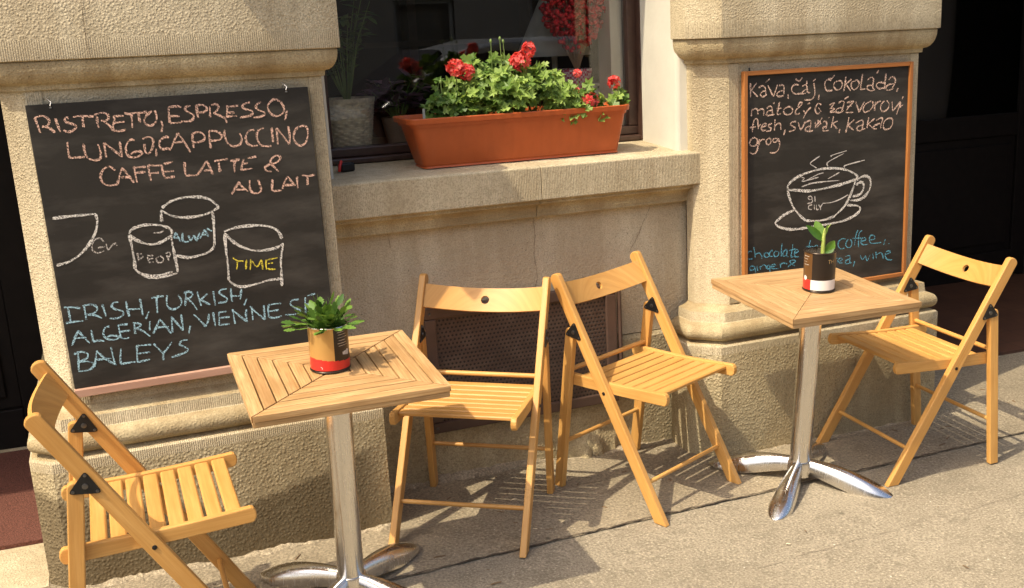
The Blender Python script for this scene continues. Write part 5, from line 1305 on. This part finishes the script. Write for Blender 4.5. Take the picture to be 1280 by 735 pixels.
# berries
M_berry = leafmat('red_berries', (0.36, 0.008, 0.015), (0.80, 0.04, 0.05), 0.0, 0.35)
bw = root('berry_bunch', 'big bunch of dark red berries on twigs hanging above the checked pot', 'berries', (1.205, 0.375, SH+0.25))
bm = NB(); lay = bm.faces.layers.float['tone']; tw = NB(); qq = random.Random(21)
for k in range(1050):
    while True:
        q = Vector((qq.uniform(-1, 1), qq.uniform(-1, 1), qq.uniform(-1, 1)))
        if q.length < 1: break
    p = Vector((q.x*0.145, q.y*0.060, 0.235 + q.z*0.18))
    p.x *= 0.55 + 0.45*min(1, (p.z-0.02)/0.16) if p.z < 0.18 else 1.0
    r = qq.uniform(0.0075, 0.0115); tn = qq.random()
    ret = bmesh.ops.create_icosphere(bm, subdivisions=1, radius=r, matrix=Matrix.Translation(p))
    fs = {f for v in ret['verts'] for f in v.link_faces}
    for f in fs: f[lay] = tn; f.smooth = True
    if k % 25 == 0: tube(tw, [(0, 0, -0.02), p*0.5 + Vector((0, 0, 0.02)), p], [0.0025, 0.002, 0.001], 4)
put('fruit', bm, M_berry, bw, tag='norecalc'); put('twigs', tw, M_shelf, bw)
for k, zz in enumerate((0.0, 0.042)):
    d_ = root('white_dish', ('lower' if k == 0 else 'upper') + ' white footed dish of the pair stacked beside the checked pot', 'dish', (1.318, 0.47, SH+zz+0.10), None, 'white dishes in the window')
    bm = NB(); loft(bm, [circ((0, 0, z), r, 32) for z, r in ((0, 0.022), (0.004, 0.02), (0.026, 0.012), (0.030, 0.03), (0.040, 0.048), (0.0415, 0.048), (0.034, 0.02))]); put('dish_body', bm, M_wht, d_, smooth=40)
st = root('dish_stand', 'small dark stand under the white dishes in the window', 'stand', (1.318, 0.47, SH))
bm = NB(); box(bm, -0.04, 0.04, -0.04, 0.04, 0, 0.0995); put('stand_block', bm, M_shelf, st, bevel=0.003)

# ================================================================== ACROSS THE STREET (seen in the glass and the polished metal)
ob = root('opposite_building', 'plain plastered town house across the street, mirrored in the window glass', 'building', (0, 0, 0))
M_opp = simple('opposite_plaster', (0.42, 0.36, 0.27), 0.9, var=0.12, vscale=1.5)
bm = NB()
YB = -17.0
zb0 = -0.9
def wallgrid(bm, xs, zs, y, holes):
    for i in range(len(xs)-1):
        for j in range(len(zs)-1):
            if (i, j) in holes: continue
            f = bm.faces.new([bm.verts.new(p) for p in ((xs[i], y, zs[j]), (xs[i], y, zs[j+1]), (xs[i+1], y, zs[j+1]), (xs[i+1], y, zs[j]))])
xs = [-22]; 
while xs[-1] < 24: xs += [xs[-1] + 1.6, xs[-1] + 2.8]
zs = [zb0, 0.3, 2.2, 3.4, 4.8, 5.6]
holes = {(i, j) for i in range(1, len(xs)-1, 2) for j in (1, 3)}
wallgrid(bm, xs, zs, YB, holes)
box(bm, xs[0], xs[-1], YB-6, YB-0.4, zb0, 5.6)
put('wall', bm, M_opp, ob)
for (i, j) in sorted(holes):
    if not (-9 < xs[i] < 14): continue
    bm = NB()
    for q in ((xs[i], xs[i]+0.07, zs[j], zs[j+1]), (xs[i+1]-0.07, xs[i+1], zs[j], zs[j+1]), (xs[i]+0.0705, xs[i+1]-0.0705, zs[j], zs[j]+0.07), (xs[i]+0.0705, xs[i+1]-0.0705, zs[j+1]-0.07, zs[j+1])):
        box(bm, q[0], q[1], YB-0.16, YB-0.10, q[2], q[3])
    w_ = put('window', bm, M_plaster, ob)
    bm = NB(); box(bm, xs[i]+0.0705, xs[i+1]-0.0705, YB-0.15, YB-0.14, zs[j]+0.0705, zs[j+1]-0.0705); put('pane', bm, M_glass, w_)
# parked car
pc = root('parked_car', 'silver hatchback parked along the kerb opposite the cafe, mirrored in the window', 'car', (2.6, -5.75, gz(2.6, -5.75)-0.115))
pc.scale = (1.10, 1.05, 1.17)
M_car = simple('silver_car_paint', (0.45, 0.46, 0.46), 0.3, metal=0.7, var=0.03)
bm = NB()
lower = [(-2.05, 0.30), (-2.08, 0.55), (-1.98, 0.86), (-1.80, 0.92), (-0.95, 0.98), (1.55, 1.00), (1.95, 0.92), (2.05, 0.60), (2.0, 0.28)]
rings = []
for w, s, dz in ((-0.80, 0.985, -0.0), (-0.84, 1.0, 0.0), (0.84, 1.0, 0.0), (0.80, 0.985, 0.0)):
    rings.append([(x*s, w, z) for x, z in lower])
loft(bm, rings); put('body', bm, M_car, pc, smooth=40, bevel=0.03)
bm = NB()
cab = [(-0.95, 0.985), (-0.30, 1.38), (0.15, 1.465), (0.90, 1.46), (1.40, 1.33), (1.70, 1.0)]
loft(bm, [[(x, w*(1 if z < 1.1 else 0.86), z) for x, z in cab] for w in (-0.76, 0.76)]); put('cabin', bm, M_car, pc, smooth=40, bevel=0.03)
for sy in (-1, 1):
    bm = NB()
    for poly in ([(-0.72, 1.04), (-0.22, 1.34), (0.28, 1.41), (0.28, 1.04)], [(0.36, 1.04), (0.36, 1.41), (0.88, 1.405), (1.30, 1.29), (1.50, 1.05)]):
        a = [bm.verts.new((x, sy*(0.775 - 0.30*(z-1.0)), z)) for x, z in poly]; b = [bm.verts.new((x, sy*(0.745 - 0.30*(z-1.0)), z)) for x, z in poly]
        bm.faces.new(a); bm.faces.new(b[::-1])
        for i in range(len(a)): bm.faces.new((a[i], b[i], b[(i+1) % len(a)], a[(i+1) % len(a)]))
    put('side_window', bm, M_blk, pc)
for x in (-1.30, 1.25):
    for sy in (-1, 1):
        bm = NB(); loft(bm, [circ((x, sy*yy, 0.31), r, 28, 1) for yy, r in ((0.66, 0.30), (0.85, 0.30), (0.865, 0.27))]); wv_ = put('wheel', bm, M_blackm, pc, smooth=40)
        bm = NB(); loft(bm, [circ((x, sy*yy, 0.31), r, 20, 1) for yy, r in ((0.866, 0.20), (0.875, 0.05))]); put('rim', bm, M_alu, wv_, smooth=40)
# windscreen, lamps
bm = NB()
a = [bm.verts.new(p) for p in ((-0.93, -0.66, 1.01), (-0.93, 0.66, 1.01), (-0.34, 0.60, 1.375), (-0.34, -0.60, 1.375))]
b = [bm.verts.new(v.co + Vector((-0.03, 0, 0.03))) for v in a]
bm.faces.new(a); bm.faces.new(b[::-1])
for i in range(4): bm.faces.new((a[i], b[i], b[(i+1) % 4], a[(i+1) % 4]))
put('windscreen', bm, M_blk, pc)
for sy in (-1, 1):
    bm = NB(); loft(bm, [circ((x, sy*0.60, 0.70), r, 20, 0) for x, r in ((-2.02, 0.10), (-2.10, 0.10), (-2.115, 0.08))]); put('headlight', bm, M_wht, pc, smooth=40)
    bm = NB(); box(bm, 1.97, 2.05, sy*0.70-0.08, sy*0.70+0.08, 0.72, 0.90); put('tail_light', bm, M_red, pc, bevel=0.01)
